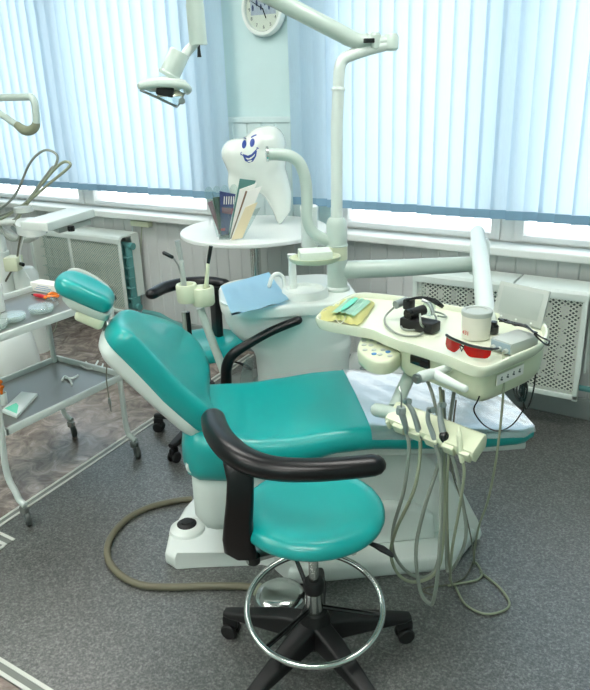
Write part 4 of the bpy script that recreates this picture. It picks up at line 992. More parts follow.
# loupe headlight
lq = Wz(416, 329, TT); lm = thing('headlight_loupe', lq, 'black headlight unit with clear clip and coiled grey cable on the tray', 'headlight')
Mt = MF((tx * .93 - ty * .1), (0, 0, 1)); bxx = Mt.col[0]; byy = Mt.col[1]
ob('battery_box', B(Wz(420, 324, TT + .017), (.115, .05, .032), Mt, .004), bootm, lm)
c0_ = Wz(407, 315, TT + .045); c1_ = Wz(424, 309.5, TT + .05)
ob('barrel', T([c0_, c1_], .0155, n=18), bootm, lm); ob('barrel_front', Lt(c0_, [(.017, 0), (.017, .012)], ax=c1_ - c0_, n=18), blackg, lm)
c2_ = Wz(399, 303.5, TT + .05); ob('second_barrel', T([Wz(395.5, 305, TT + .05), Wz(406, 300.5, TT + .055)], [.013, .013], n=16), greyd, lm)
ob('barrel_block', B(Wz(409, 304, TT + .055), (.03, .03, .035), Mt, .006), bootm, lm)
ob('clear_clip', B(Wz(429, 309, TT + .05), (.035, .03, .04), Mt, .008), clearp, lm); ob('clip_metal', T([Wz(422, 300, TT + .07), Wz(430, 304, TT + .06), Wz(433, 314, TT + .035)], .006, sm=3), steel, lm)
ob('head_arm', T([Wz(405, 301, TT + .07), Wz(416, 298, TT + .075), Wz(427, 298.5, TT + .075), Wz(436, 302, TT + .07), Wz(443, 307, TT + .055)], [.004, .005, .006, .009, .006], n=8, sm=4), blackg, lm)
ob('lamp_cable', T([Wz(394.5, 307, TT + .045), Wz(388, 313, TT + .02), Wz(384.5, 319, TT + .006), Wz(387, 326, TT + .005), Wz(396, 333, TT + .005), Wz(408, 336, TT + .005), Wz(420, 335, TT + .005), Wz(425, 329, TT + .006), Wz(421, 324, TT + .04), Wz(420, 314, TT + .06)], .0034, n=7, sm=6), hosem, lm)
ob('lamp_cable', T([Wz(438, 316, TT + .02), Wz(446, 317, TT + .006), Wz(443, 314, TT + .006), Wz(434, 312, TT + .02), Wz(436, 320, TT + .02), Wz(424, 328, TT + .006), Wz(406, 330, TT + .005), Wz(401, 326, TT + .006), Wz(404, 322, TT + .006), Wz(420, 330, TT + .005)], .003, n=7, sm=6), hosem, lm)
# yellow cloth and mint mask
def crumple(pts, z, amp, m, name, label, cat, seedv, n=14, th=.002):
    random.seed(seedv); P_ = [Wz(x, y, z) for x, y in pts]; c = sum(P_, Vector()) / len(P_); S4 = spl(P_, n // 3, True); bm = new()
    rings = [[c + (p - c) * f + Vector((0, 0, amp * (1 - f * .85) * (1 if f < 1 else 0) + (random.uniform(0, amp) if f < 1 else random.uniform(0, amp * .4)))) for p in S4] for f in (1, .85, .65, .45, .25)]
    vs = [[bm.verts.new(p) for p in r] for r in rings]; nn_ = len(S4)
    for a, b in zip(vs, vs[1:]):
        for k_ in range(nn_): bm.faces.new((a[k_], a[(k_ + 1) % nn_], b[(k_ + 1) % nn_], b[k_]))
    cv = bm.verts.new(c + Vector((0, 0, amp * 1.2)))
    for k_ in range(nn_): bm.faces.new((vs[-1][k_], vs[-1][(k_ + 1) % nn_], cv))
    bmesh.ops.solidify(bm, geom=bm.faces[:], thickness=th)
    o = ob(name, bm, m, ang=60); return setp(o, label, cat)
crumple([(317, 318), (325, 309), (340, 303), (356, 300), (374, 303), (370, 312), (360, 324), (348, 325), (338, 321), (326, 323)], TT + .003, .014, papery, 'yellow_cloth', 'crumpled pale yellow glove or cloth on the left tip of the tray', 'cloth', 3)
mk = [Wz(331, 313, TT + .026), Wz(347, 299, TT + .03), Wz(371, 301.5, TT + .026), Wz(354, 316.5, TT + .022)]
mt = thing('face_mask', sum(mk, Vector()) / 4, 'mint green pleated face mask lying on the yellow cloth', 'face mask')
bm = new(); g = []
for i in range(13):
    row = []
    for j in range(9):
        s, q = i / 12, j / 8; p = mk[0].lerp(mk[3], q).lerp(mk[1].lerp(mk[2], q), s); p.z += .008 * math.sin(q * PI) + .0022 * ((j % 2) * 2 - 1) * (1 if 0 < j < 8 else 0); row.append(bm.verts.new(p))
    g.append(row)
for i in range(12):
    for j in range(8): bm.faces.new((g[i][j], g[i + 1][j], g[i + 1][j + 1], g[i][j + 1]))
for f in bm.faces: pass
bmesh.ops.solidify(bm, geom=bm.faces[:], thickness=.0015)
ob('mask_sheet', bm, [maskm, maskd], mt)
bm = new(); Pm = [mk[0].lerp(mk[1], f).lerp(mk[3].lerp(mk[2], f), .45) + Vector((0, 0, .013)) for f in (0.02, .3, .6, .9)]; tube(bm, Pm, [.003, .010, .011, .006], n=10, sm=4, flat=.15); ob('folded_pleat', bm, maskd, mt, label='darker green folded pleat')
ob('ear_loop', T([mk[3] + Vector((-.03, 0, -.004)), Wz(344, 320, TT + .012), Wz(340, 323.5, TT + .006), Wz(335, 318, TT + .01)], .0013, n=5, sm=4), white, mt)

# ------------------------------------------------------------------ OPERATOR LAMP
dl = thing('operating_lamp', Wv(391, 42, pv), 'grey-green dental operating lamp on a jointed arm hanging in front of the left blind', 'dental lamp')
jt = Wv(391, 42, pv)
ob('elbow_joint', Lt(jt - Vector((0, 0, .04)), [(.001, .008), (.02, .010), (.028, .018), (.029, .056), (.022, .068), (.001, .071)], n=24), grey_arm, dl)
ob('elbow_link', T([jt + Vector((0, 0, .002)), Wv(378, 41.5, pv), Wv(366, 41, pv)], [.022, .02, .027], n=18), grey_arm, dl)
ob('second_joint', Lt(Wv(374, 41.5, pv) - Vector((0, 0, .038)), [(.001, .006), (.02, .009), (.026, .016), (.026, .058), (.018, .068), (.001, .070)], n=24), grey_arm, dl)
ob('joint_slot', B(Wv(372, 41, pv) + Vector((.0, -.028, 0)), (.04, .03, .016), MA, .003), blackg, dl)
dl_arm = [Wv(366, 41, pv), Wv(348, 36.5, pv), Wv(300, 12, pv), Wv(262, -8, pv), Wv(225, -30, pv)]
ob('spring_arm', T([dl_arm[0], Wv(357, 41, pv), Wv(345, 36, pv)], [.026, .028, .0305], n=22, sm=4), grey_arm, dl)
ob('long_arm', T([Wv(347, 36.5, pv), dl_arm[2], dl_arm[3], dl_arm[4], Wv(200, -40, pv)], .0300, n=24, round_end=True), grey_arm, dl)
q0 = Wv(192, -45, pv); q1 = Wv(195, 6, pv); q2 = Wv(198.5, 45, pv)
ob('drop_arm', T([q0, q1], .030, n=24), grey_arm, dl); ob('drop_sleeve', T([Wv(194.8, 4, pv), q2], [.0315, .032], n=24), grey_arm, dl)
ob('handle_pin', T([q2, q2 + Vector((0, 0, -.012)), q2 + Vector((0, 0, -.04))], [.006, .005, .008], n=10), bootm, dl)
ob('yoke_rod', T([Wv(196, 42, pv), Wv(187, 52, pv), Wv(177, 66, pv)], .0165, n=16), whitem, dl)
ax = (Wv(180, 56, pv) - Wv(170, 78, pv)).normalized()
ob('swivel', Lt(Wv(168.5, 77, pv), [(.001, 0), (.037, 0), (.04, .006), (.04, .012), (.037, .016), (.037, .09), (.034, .096), (.001, .096)], ax=ax, n=28), grey_arm, dl)
hcN = Wv(163, 82, pv); sx_ = (Wv(186, 82, pv) - Wv(140, 82, pv)); sxn = sx_.normalized()
ob('lamp_head', Lt(hcN + Vector((0, 0, -.02)), [(.001, -.012), (.05, -.012), (.075, 0), (.088, .012), (.08, .024), (.05, .034), (.001, .04)], n=36, sx=1.0, sy=.8, xd=A), whitem, dl, ang=60)
ob('grip_bar', T([Wv(141, 86, pv - .08), Wv(160, 83.5, pv - .08), Wv(182, 85, pv - .08), Wv(188, 89, pv - .05), Wv(187, 91, pv)], .0135, n=14, sm=4, round_end=True), grey_arm, dl)
ob('bulb_housing', B(Wv(165, 91, pv - .05), (.06, .04, .034), MF((A + Vector((0, 0, -.25))).normalized(), (0, 0, 1)), .004), bootm, dl)
ob('reflector', Lt(Wv(170, 90, pv), [(.03, 0), (.045, -.012), (.05, -.02), (.048, -.022)], n=28), mat('pale_reflector', (214, 214, 190), .2, metal=.5), dl)
ob('splash_shield', Pr([Wv(140, 90, pv), Wv(176, 107, pv), Wv(186, 92, pv), Wv(182, 88, pv), Wv(144, 88, pv)], N * .12), clearp, dl, ang=0)
ob('shield_rail', T([Wv(140, 90, pv - .01), Wv(158, 98, pv - .01), Wv(177, 107, pv - .01), Wv(180, 103, pv - .01), Wv(184, 93, pv - .01)], .0045, n=8), steel, dl)
ob('shield_knob', Lt(Wv(182, 101, pv - .02), [(.012, 0), (.012, .025)], ax=-N, n=12), steel, dl)

# ------------------------------------------------------------------ STOOLS
def stool(cx, cy, seatz, label, armspec, feet0, ringspec, wrap=False):
    t = thing('dental_stool', (cx, cy, 0), label, 'stool'); c = Vector((cx, cy, 0))
    outline = [(.197 * math.cos(2 * PI * k_ / 48), .197 * math.sin(2 * PI * k_ / 48)) for k_ in range(48)]
    ob('seat', pad(new(), (cx, cy, seatz), (1, 0, 0), (0, 1, 0), (0, 0, 1), outline, [(.03, -.050), (.012, -.048), (.003, -.042), (0, -.033), (.001, -.023), (.008, -.011), (.024, -.003), (.05, 0)], lambda x, y: -.012 * max(0, 1 - (x * x + y * y) / .02), (.85, .7, .5, .3)), teal, t, ang=70)
    ob('seat_plate', Lt((cx, cy, seatz - .074), [(.05, -.01), (.12, 0), (.15, .017)], n=32), bootm, t)
    ob('gas_cylinder', Lt((cx, cy, .18), [(.026, 0), (.026, .10), (.022, .105)], n=20), chrome, t); ob('piston', Lt((cx, cy, .27), [(.014, 0), (.014, seatz - .36)], n=16), chrome, t)
    ob('cylinder_collar', Lt((cx, cy, .25), [(.028, 0), (.03, .006), (.03, .03), (.026, .036)], n=20), bootm, t)
    ob('hub', Lt((cx, cy, .06), [(.035, 0), (.05, .02), (.05, .08), (.036, .12)], n=24), bootm, t)
    for k_ in range(5):
        a = feet0 + k_ * 2 * PI / 5; d = Vector((math.cos(a), math.sin(a), 0)); s = Vector((-d.y, d.x, 0)); bm = new(); rings = []
        for f, w, z0, z1 in ((.02, .042, .075, .155), (.10, .040, .08, .145), (.2, .034, .078, .118), (.275, .028, .075, .10), (.295, .022, .077, .096)):
            rings.append([c + d * f + s * x + Vector((0, 0, (z0 + z1) / 2 + y)) for x, y in rr(w * 1.4, z1 - z0, .010, 4)])
        ob('base_leg', skin(bm, rings), bootm, t, ang=50)
        w = c + d * .28
        cs = ob('caster', B(w + Vector((0, 0, .052)), (.022, .05, .045), MF(s, (0, 0, 1)), .01), bootm, t)
        bm = new()
        for q in (-1, 1): lathe(bm, w + s * (q * .014 - .009) + Vector((0, 0, .026)), [(.001, 0), (.022, 0), (.026, .004), (.026, .014), (.022, .018), (.001, .018)], ax=s, n=20)
        ob('wheel', bm, bootm, cs)
    if ringspec:
        rad, zc, tl = ringspec; cv = Vector((-cx, -cy, 0)).normalized(); sd = Vector((-cv.y, cv.x, 0)); P_ = []
        for k_ in range(64):
            a = 2 * PI * k_ / 64; P_.append(c + sd * rad * math.cos(a) + cv * rad * math.sin(a) * math.cos(tl) + Vector((0, 0, zc - rad * math.sin(a) * math.sin(tl))))
        ob('foot_ring', T(P_, .0092, n=12, closed=True), chrome, t)
        bm = new()
        for k_ in (2, 24, 45): tube(bm, [P_[k_], P_[k_].lerp(Vector((cx, cy, zc)), .9)], .007, n=8)
        ob('ring_spokes', bm, blackg, t)
    armspec(t, c, seatz)
    ob('height_lever', T([c + Vector((.05, .02, seatz - .095)), c + Vector((.14, .04, seatz - .10)), c + Vector((.185, .05, seatz - .112)), c + Vector((.21, .055, seatz - .125))], [.005, .006, .013, .009], n=10, sm=4, flat=.5, round_end=True), bootm, t)
    return t
SC = Vector((-.850, 1.372, 0))
def arm1(t, c, sz):
    P_ = [Wz(213, 418, .72), Wz(217, 432, .725), Wz(229, 448, .73), Wz(248, 461, .73), Wz(275, 468.5, .73), Wz(310, 470, .73), Wz(345, 468, .73), Wz(373, 465, .73)]
    bm = tube(new(), P_, [.034, .037, .038, .037, .035, .034, .033, .032], n=22, sm=6, round_end=True, flat=.8); ob('arm_pad', bm, black, t, ang=60)
    # flat curved upright: loft of rounded rectangles
    vd_ = Vector((c.x, c.y, 0)).normalized(); tg = Vector((vd_.y, -vd_.x, 0)); rings = []
    st_ = [(232, 448, .735, .05), (238, 462, .71, .075), (240.5, 480, .67, .068), (240, 500, .62, .070), (238.5, 520, .56, .074), (238, 538, .505, .080), (240, 550, .465, .082), (246, 556, .445, .060)]
    for x, y, z, w in st_:
        p = Wz(x, y, z); rings.append([p + tg * a + vd_ * b for a, b in rr(w, .036, .014, 5)])
    # smooth
    ob('arm_upright', skin(new(), rings), black, t, ang=60)
    p = Wz(244, 553, .44); ob('arm_bracket', B((p + c + Vector((0, 0, sz - .1))) / 2 if False else (Vector((p.x, p.y, .425)) * .55 + Vector((c.x, c.y, .425)) * .45), ((p - Vector((c.x, c.y, p.z))).length * .9, .05, .012), MF((c + Vector((0, 0, p.z)) - p), (0, 0, 1)), .003), steel, t)
    ob('bracket_knob', Lt(p + (c - p).normalized() * .02 + Vector((.02, 0, -.005)), [(.018, 0), (.018, .02)], n=16), bootm, t)
castR, castL = Wz(402, 640, .0), Wz(226, 637, .0)
f0 = math.atan2(castR.y - SC.y, castR.x - SC.x)
s1_ = stool(SC.x, SC.y, .540, 'teal round operator stool with black curved arm in the foreground', arm1, f0, (.194, .197, math.radians(10)))
ob('clear_wrap', T([SC + Vector((.0, .05, .425)), SC + Vector((.07, .02, .42)), SC + Vector((.13, .0, .424))], [.012, .02, .008], n=8, sm=4, flat=.5), clearp, s1_, label='torn clear plastic wrap under the seat')
SB_ = Vector((-2.0, 2.33, 0))
def arm2(t, c, sz):
    P_ = [(Wz(152, 294, .74)), Wz(165, 287.5, .74), Wz(185, 283, .74), Wz(208, 282, .74), Wz(224, 284, .74)]
    ob('arm_pad', T(P_, [.03, .033, .033, .033, .03], n=18, sm=6, round_end=True, flat=.8), black, t, ang=60)
    st_ = [(216, 286, .735, .09), (216, 292, .70, .085), (215, 305, .65, .075), (213.5, 322, .58, .07), (213, 338, .52, .07), (213, 352, .46, .07), (212, 362, .42, .065)]; rings = []
    ref = Wz(216, 288, .72); 
    for x, y, z, w in st_:
        p = Wz(x, y, z); q = Vector((ref.x, ref.y, z)) ; rad = Vector((.4, .9, 0)).normalized(); tg = Vector((rad.y, -rad.x, 0)); q = q.lerp(Vector((c.x, c.y, z)), .10 + .0 * (0.72 - z)); rings.append([q + tg * a + rad * b for a, b in rr(w, .034, .014, 5)])
    ob('arm_upright', skin(new(), rings), black, t, ang=60)
    e_ = Vector((ref.x, ref.y, .415)).lerp(Vector((c.x, c.y, .415)), .10); ob('arm_bracket', T([e_, Vector((c.x, c.y, .415))], .014, n=8), steel, t)
cb_ = Wz(157, 431, .0); f1 = math.atan2(cb_.y - SB_.y, cb_.x - SB_.x)
stool(SB_.x, SB_.y, .50, 'teal assistant stool with black arm standing between backrest and spittoon', arm2, f1, None)

# ------------------------------------------------------------------ FOOT PEDAL WITH HOSE
fp = Wz(280, 593, .03); t = thing('foot_pedal', (fp.x, fp.y, 0), 'chrome domed foot pedal on the carpet behind the stool ring', 'foot pedal')
ob('pedal_base', Lt((fp.x, fp.y, 0.004), [(.085, 0), (.088, .006), (.085, .014), (.06, .018)], n=36), steel, t)
ob('pedal_dome', Lt((fp.x, fp.y, .018), [(.082, -.004), (.082, .006), (.076, .014), (.055, .022), (.03, .026), (.001, .028)], n=40), chrome, t)
hb0 = Wz(256, 588, .02)
ob('pedal_tongue', B((hb0 * .6 + Vector((fp.x, fp.y, .02)) * .4) + Vector((0, 0, -.004)), (.09, .05, .02), MF(Vector((fp.x, fp.y, 0)) - Vector((hb0.x, hb0.y, 0)), (0, 0, 1)), .006), hoseg, t)
hp = [(252, 587), (235, 586), (205, 586), (170, 587), (140, 584.5), (118, 573), (107.5, 556), (111, 537), (127, 519), (150, 507), (175, 501), (200, 496)]
P_ = [Wz(x, y, .016) for x, y in hp]; P_[-1] = Wz(192, 499, .016); 
o = ob('pedal_hose', T(P_, .0125, n=14, sm=7), hosev); setp(o, 'thick olive hose looping over the carpet from the chair base to the foot pedal', 'hose')

# white floor box far behind the chair foot
wb0 = Wz(365, 374, 0); 
t = thing('floor_box', (-1.50, 3.05, 0), 'low white rounded floor connection box against the wall behind the chair', 'box')
P_ = [Wz(x, y, .14) for x, y in ((351, 356), (358, 352), (392, 356), (402, 366), (398, 376), (352, 374))]
rg = spl(P_, 4, True); cn_ = sum(P_, Vector()) / len(P_)
ob('case', skin(new(), [[Vector((cn_.x + (p.x - cn_.x) * f, cn_.y + (p.y - cn_.y) * f, z)) for p in rg] for f, z in ((1.1, 0), (1.1, .06), (1.06, .12), (1.0, .14), (.9, .145))]), white, t, ang=50)
rcp = Wz(365, 368, .147); ob('vent', Lt((rcp.x, rcp.y, .143), [(.028, 0), (.028, .004), (.018, .005), (.016, .002), (.001, .002)], n=20, sx=1.2), greyd, t)

# ------------------------------------------------------------------ INSTRUMENT CART
X0, X1, Y0, Y1 = -2.68, -2.22, 1.40, 2.03; ZT, ZL = .765, .40
ct = thing('instrument_cart', ((X0 + X1) / 2, (Y0 + Y1) / 2, 0), 'white two-shelf steel instrument cart on casters at the left', 'cart')
for z, nm in ((ZT, 'top_shelf'), (ZL, 'bottom_shelf')):
    ob(nm, bb((X0 + .01, Y0 + .01, z - .022), (X1 - .01, Y1 - .01, z - .018)), stainless, ct, label='stainless steel shelf sheet')
    bm = new()
    for lo, hi in (((X0, Y0, z - .024), (X1, Y0 + .014, z + .006)), ((X0, Y1 - .014, z - .024), (X1, Y1, z + .006)), ((X0, Y0, z - .024), (X0 + .014, Y1, z + .006)), ((X1 - .014, Y0, z - .024), (X1, Y1, z + .006))):
        box(bm, [(a + b) / 2 for a, b in zip(lo, hi)], [b - a for a, b in zip(lo, hi)], None, .003)
    ob('shelf_rim', bm, cartm, ct)
for sx_, sy_ in ((X0 + .012, Y0 - .005), (X0 + .012, Y1 - .03), (X1 - .012, Y0 - .005), (X1 - .012, Y1 - .03)):
    sg = 1 if sy_ > 1.7 else -1; sgx = 1 if sx_ > -2.4 else -1
    ex = .05 if sx_ > -2.4 else .06
    lg = ob('leg', T([(sx_, sy_, ZT - .02), (sx_, sy_, .5), (sx_ - (0 if sg > 0 else .03), sy_, .22), (sx_ + ex * .08, sy_, .13), (sx_ + ex * .4, sy_ - .0, .098), (sx_ + ex, sy_ + .0, .085)], .0125, n=12, sm=5), cartm, ct)
    wc = Vector((sx_ + ex + .008, sy_ - .005, .030))
    cs = ob('caster', B(wc + Vector((-.012, .0, .034)), (.04, .022, .035), None, .006), steel, ct)
    bm = new(); ax_ = Vector((.5, .86, 0))
    lathe(bm, wc - ax_ * .012, [(.001, 0), (.023, 0), (.030, .005), (.030, .019), (.023, .024), (.001, .024)], ax=ax_, n=24)
    ob('wheel', bm, mat('caster_rubber', (70, 76, 74), .5), cs, label='grey rubber wheel'); 
ZS = ZT - .018
dishm = clearmat('milky_glass', (236, 244, 242), milk=.2)
# petri dishes
def dish(px, py, r, label, first=[]):
    p = Wz(px, py, ZS + .002); t_ = thing('glass_dish', p, label, 'dish', 'shallow glass dishes on the cart')
    ob('dish_base', Lt(p, [(r * .9, 0), (r * .93, .002), (r * .93, .014), (r * .9, .014), (r * .88, .004), (.001, .003)], n=36), dishm, t_, ang=40)
    ob('dish_lid', Lt(p + Vector((0, 0, .013)), [(r, 0), (r, .009), (r * .97, .011), (.001, .011)], n=36), dishm, t_, ang=40)
    bm = new()
    for k_ in range(5): box(bm, p + Vector((random.uniform(-.5, .5) * r, random.uniform(-.5, .5) * r, .008)), (.03, .003, .003), Matrix.Rotation(random.uniform(0, 3), 3, 'Z'))
    ob('contents', bm, hoseg, t_); return t_
dish(41.5, 311.5, .05, 'shallow round glass dish nearest the headrest on the cart'); dish(13, 320, .052, 'shallow round glass dish, middle of the three on the cart'); dish(-4, 328, .045, 'shallow round glass dish cut by the left edge of the photo on the cart')
# crumpled film pack
crumple([(42, 303), (47, 299), (57, 299), (59, 305), (50, 308)], ZS + .003, .012, clearp, 'plastic_pouch', 'clear plastic pouch behind the glass dishes on the cart', 'pouch', 11)
pj = Wz(-4, 311, ZS + .001); t = thing('white_jar', pj, 'white plastic jar at the left edge on top of the cart', 'jar')
ob('jar', Lt(pj, [(.038, 0), (.04, .004), (.04, .085), (.036, .09)], n=28), white, t); ob('lid', Lt(pj + Vector((0, 0, .088)), [(.042, 0), (.042, .018), (.038, .022), (.001, .022)], n=28), white, t)
a, b = Wz(39, 289.5, ZS + .002), Wz(60, 293, ZS + .002); xx = (b - a).normalized()
t = thing('carton', (a + b) / 2, 'small white printed carton at the far end of the cart top', 'carton')
ob('carton_box', B((a + b) / 2 + Vector((0, 0, .021)), ((b - a).length * 1.25, .06, .04), MF(xx, (0, 0, 1)), .001), paperw, t)
bm = new(); yy = Vector((xx.y, -xx.x, 0))
for k_ in range(3): box(bm, (a + b) / 2 + Vector((0, 0, .012 + k_ * .009)) + yy * .0303, ((b - a).length * (.9 - .2 * k_), .0006, .002), MF(xx, (0, 0, 1)))
ob('print_lines', bm, inkb, t, ang=0)
def stick(nm, p0, p1, r, m, label, cat, tipm=None):
    a, b = Wz(*p0, ZS + r + .001), Wz(*p1, ZS + r + .001); t_ = thing(nm, a, label, cat); ob('body', T([a, a.lerp(b, .5), b], [r * .8, r, r * .7], n=10, round_end=True), m, t_)
    if tipm: d = (a - b).normalized(); ob('tip', T([a, a + d * .02], [r * .6, r * .3], n=8, round_end=True), tipm, t_)
    return t_
stick('pliers', (35, 295), (46, 297), .009, redp, 'red handled tool with black tip on the cart top', 'tool', blackg)
t = stick('orange_clamp', (45, 297.5), (58, 296), .009, orange, 'orange plastic clamp beside the red tool on the cart', 'clamp')
a = Wz(46, 297, ZS + .01); b = Wz(57, 294.5, ZS + .01); ob('jaw', T([a, a.lerp(b, .5) + Vector((0, 0, .012)), b], .006, n=8, sm=3), orange, t)
stick('green_tube', (50, 293), (57, 293.5), .008, green, 'small green tube behind the orange clamp on the cart', 'tube')
p = Wz(41, 290.5, ZS + .001); o = thing('purple_cap', p, 'purple bottle cap beside the white carton on the cart', 'cap'); ob('cap', Lt(p, [(.011, 0), (.011, .02), (.008, .024), (.008, .034), (.001, .036)], n=16), purple, o)
# bottom shelf things
ZB = ZL - .018
a, b, c_, e_ = Wz(2, 413, ZB), Wz(17, 419, ZB), Wz(38, 396, ZB), Wz(22, 394, ZB)
t = thing('wipe_packet', (a + c_) / 2, 'flat white and mint packet on the bottom shelf of the cart', 'packet')
ob('packet', Pr([a, b, c_, e_], (0, 0, .014), .004), mat('packet_white', (214, 226, 222), .4), t); 
ob('packet_print', Pr([a.lerp(c_, .08) + Vector((0, 0, .0142)), b.lerp(e_, .08) + Vector((0, 0, .0142)), b.lerp(e_, .4) + Vector((0, 0, .0142)), a.lerp(c_, .4) + Vector((0, 0, .0142))], (0, 0, .0006)), maskd, t, ang=0)
p = Wz(3, 404, ZB + .001); t = thing('bur_pot', p, 'small pot with orange topped brushes on the bottom shelf of the cart', 'pot')
ob('pot', Lt(p, [(.02, 0), (.022, .05), (.019, .05), (.018, .01), (.001, .01)], n=20), white, t)
for dx_, dz_ in ((-.008, .085), (.008, .10), (.0, .07), (.012, .078)): ob('brush', T([p + Vector((0, 0, .02)), p + Vector((dx_, .004, dz_))], .0025, n=6), orange, t); 
for dx_, dz_ in ((-.008, .085), (.008, .10), (.0, .07), (.012, .078)): ob('brush_top', Lt(p + Vector((dx_, .004, dz_)), [(.001, -.008), (.007, -.004), (.008, .004), (.001, .009)], n=10), orange, t, label='orange brush top')
for i, (pts, lb) in enumerate((([(77, 362), (85, 368), (93, 368), (98, 361)], 'curved white suction tip at the far end of the bottom cart shelf'), ([(86, 362), (90, 366), (100, 369), (103, 364)], 'second curved white suction tip overlapping the first on the bottom cart shelf'), ([(62, 380), (65, 376), (70, 380), (72, 385)], 'short bent white plastic tip in the middle of the bottom cart shelf'), ([(65, 378), (72, 378), (78, 375)], 'straight white plastic tip in the middle of the bottom cart shelf'))):
    o = ob('suction_tip', T([Wz(x, y, ZB + .007) for x, y in pts], .0045, n=8, sm=4), white); setp(o, lb, 'suction tip', 'suction tips on the cart')

# ------------------------------------------------------------------ SECOND DENTAL UNIT (left edge)
y2 = 2.62
def L2(px, py, y=y2): return Wy(px, py, y)
du = thing('second_dental_unit', (L2(3, 300).x, y2, 0), 'second white dental unit with tray and hoses at the left edge of the photo', 'dental unit')
cxl = L2(3, 280).x
ob('column', Lt((cxl, y2, 0), [(.10, 0), (.09, .35), (.08, .4), (.062, .42), (.062, .66), (.056, .665), (.056, .86)], n=28), white, du)
ob('column_ring', Lt((cxl, y2, .655), [(.065, 0), (.065, .02)], n=28), whitem, du)
sb0 = L2(18, 262); ob('switch_box', B((sb0.x, y2 - .03, sb0.z), (.085, .10, .085), Matrix.Rotation(.5, 3, 'Z'), .008), cream, du)
ob('side_housing', Lt((L2(22, 300, 2.66).x, 2.72, 0), [(.075, 0), (.08, .3), (.075, .52), (.05, .56), (.001, .57)], n=24), white, du)
sb1 = L2(27, 262); ob('dark_plug', T([(sb0.x + .05, y2 - .02, sb0.z), (sb0.x + .075, y2 - .02, sb0.z - .005)], .012, n=10), blackg, du)
# tray: box from px (28..95, 205..235) 
zt2 = 1.03; q = [Wz(38, 213.5, zt2), Wz(30, 219, zt2), Wz(93, 208, zt2), Wz(62, 206, zt2)]
ta, tb2, tcn = Wz(20, 221, zt2), Wz(47, 222.5, zt2), Wz(94, 208.5, zt2)
td = tcn - (tb2 - ta)
ob('tray', Pr([ta, tb2, tcn, td], (0, 0, -.045), .008, 3), white, du)
ob('tray_skirt', Pr([tb2.lerp(tcn, .3) + Vector((-.04, .0, -.05)), tb2.lerp(tcn, .95) + Vector((-.02, 0, -.05)), tb2.lerp(tcn, .95) + Vector((-.12, .04, -.05)), tb2.lerp(tcn, .3) + Vector((-.14, .04, -.05))], (0, 0, -.03), .006), greyp, du)
ob('tray_knob', Lt(tb2.lerp(tcn, .45) + Vector((.0, 0, -.062)), [(.016, -.012), (.018, 0), (.016, .014)], n=14), blackg, du)
ob('control_head', skin(new(), [[Vector((p.x, p.y, z)) for p in spl([Wz(x, y, .93) for x, y in ((16, 226), (20, 219), (42, 219), (44, 226), (30, 229))], 4, True)] for z in (.885, .895, .925, .935)]), white, du, ang=50)
ob('instrument_rest', T([L2(-15, 224), L2(5, 222), L2(18, 221)], [.035, .035, .03], n=16, flat=.7, sm=3, round_end=True), white, du)
ob('tray_bar', T([L2(12, 227), L2(24, 236), L2(40, 234), L2(46, 231)], .012, n=10, sm=4), greyd, du)
ob('under_tray_arm', T([(cxl, y2, .83), L2(22, 240), L2(36, 236)], .02, n=12, sm=3), greyp, du)
ob('tray_light', Lt(Wz(23, 207, .99) + Vector((0, 0, -.03)), [(.05, 0), (.055, .006), (.05, .03), (.001, .034)], n=24), greyp, du)
hl = [([(-8, 214), (8, 203), (18, 190), (30, 163), (44, 150.5), (56, 154), (56, 164), (44, 182), (30, 200), (20, 215), (10, 222)], .0068, hosem, 'darker grey hose in the taller loop above the second unit tray'),
      ([(-8, 224), (10, 214), (30, 200), (50, 183), (66, 170), (70.5, 164), (64, 162), (54, 170), (36, 192), (22, 212), (16, 222)], .0075, hoseg, 'pale grey hose in the lower loop above the second unit tray'),
      ([(14, 224), (20, 232), (17, 240), (8, 239), (2, 230), (0, 222)], .007, hosem, 'grey hose drooping in a small loop below the second unit rest'),
      ([(22, 230), (19, 245), (16, 262), (8, 277), (4, 284)], .006, hosed, 'dark cable hanging behind the white switch box'),
      ([(-6, 218), (20, 207), (42, 184), (53, 168), (50, 170), (34, 192), (16, 218)], .006, hosem, 'thin grey hose crossing between the two loops above the second unit tray'),
      ([(24, 236), (20, 258), (30, 280), (38, 288)], .004, white, 'thin white cord hanging from the second unit tray to the cart')]
for pts, r, m, lb in hl:
    yy_ = y2 - .02
    o = ob('hose', T([Wy(x, yv, yy_) for x, yv in pts], r, n=9, sm=7), m); setp(o, lb, 'hose', 'hoses of the second dental unit')
# lamp arm of second unit (grey bent tube at the left edge)
ob('lamp_arm_upper_tube', T([L2(-60, 103), L2(-10, 98.5), L2(25, 97), L2(32, 98), L2(35, 104), L2(36, 114)], .0195, n=18, sm=6), grey_arm, du)
ob('lamp_arm_sleeve', T([L2(36, 112), L2(36.6, 123)], [.0205, .0205], n=18), grey_arm, du)
ob('lamp_arm_elbow_bellows', T([L2(36.5, 122), L2(35, 127), L2(30, 130.5), L2(24, 130), L2(17, 125)], [.02, .024, .026, .027, .021], n=18, sm=6), mat('olive_bellows', (140, 146, 122), .5), du)
pq = L2(-60, 103)
ob('lamp_post', T([pq, Vector((pq.x, pq.y, 1.2)), Vector((pq.x, pq.y, .80)), Vector(((pq.x + cxl) / 2, y2, .72)), Vector((cxl, y2, .70))], .026, n=16), white, du)
ob('lamp_post_joint', Lt(pq - Vector((0, 0, .04)), [(.03, 0), (.034, .01), (.034, .07), (.02, .08)], n=20), grey_arm, du)
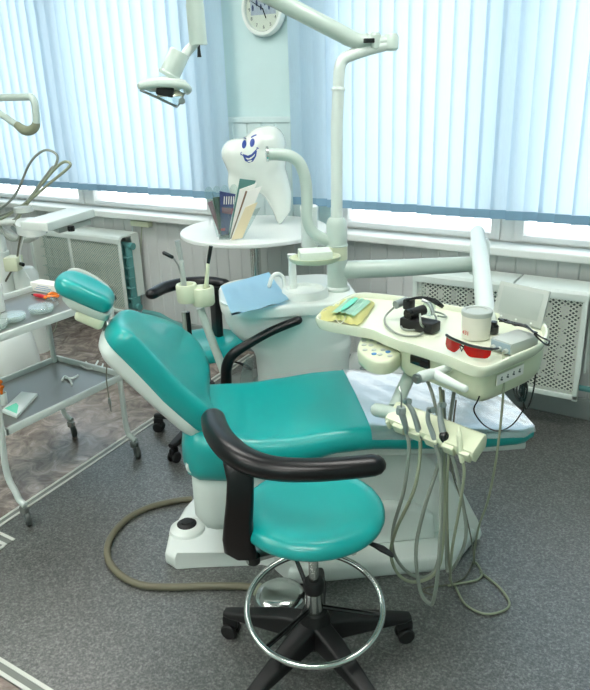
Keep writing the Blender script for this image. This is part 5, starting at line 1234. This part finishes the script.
ob('lamp_arm_lower_tube', T([L2(18, 126), L2(6, 117.5), L2(-12, 106), L2(-16, 103)], .019, n=18), grey_arm, du)
# white body at floor, left of the cart
wbx = Wz(6, 392, 0); t = thing('white_unit_base', (-3.30, 2.20, 0), 'rounded white equipment base on the floor behind the cart at the left edge', 'equipment base')
ob('base_body', skin(new(), [[Vector((-3.40 + x * k_, 2.18 + y * k_, z)) for x, y in rr(.42, .34, .12, 6)] for k_, z in ((1.02, 0), (1.05, .1), (1.03, .22), (.95, .33), (.8, .40), (.5, .43))]), white, t, ang=60)
bk = Wz(19, 349, .03); o = ob('black_adapter', B((bk.x, bk.y + .05, .035), (.08, .09, .07), None, .008), blackg); setp(o, 'black power adapter box on the lino floor behind the cart', 'adapter')
o = ob('floor_cable', T([Wz(x, y, .006) for x, y in ((24, 345), (32, 328), (40, 322), (46, 332), (54, 331), (58, 318))], .004, n=7, sm=6), hoseg); setp(o, 'thin pale cable curling on the floor behind the cart', 'cable')

# ------------------------------------------------------------------ LIGHT
w = bpy.data.worlds.new('daylight'); bpy.context.scene.world = w; w.use_nodes = True; nt = w.node_tree
bg = nt.nodes['Background']; tcw = nt.nodes.new('ShaderNodeTexCoord'); sp = nt.nodes.new('ShaderNodeSeparateXYZ'); nt.links.new(tcw.outputs['Generated'], sp.inputs[0])
rp = nt.nodes.new('ShaderNodeValToRGB'); e = rp.color_ramp.elements; e[0].position = 0; e[0].color = (.88, .88, .88, 1); e[1].position = 1; e[1].color = (.86, .93, 1.0, 1); k5 = e.new(.5); k5.color = (1, 1, 1, 1)
mr = nt.nodes.new('ShaderNodeMapRange'); mr.inputs[1].default_value = -1; mr.inputs[2].default_value = 1
nt.links.new(sp.outputs['Z'], mr.inputs[0]); nt.links.new(mr.outputs[0], rp.inputs[0]); nt.links.new(rp.outputs[0], bg.inputs[0]); bg.inputs[1].default_value = 2.7
vs_ = bpy.context.scene.view_settings; vs_.view_transform = 'Standard'; vs_.look = 'None'; vs_.exposure = 0.15; vs_.gamma = 1.0; vs_.use_curve_mapping = False
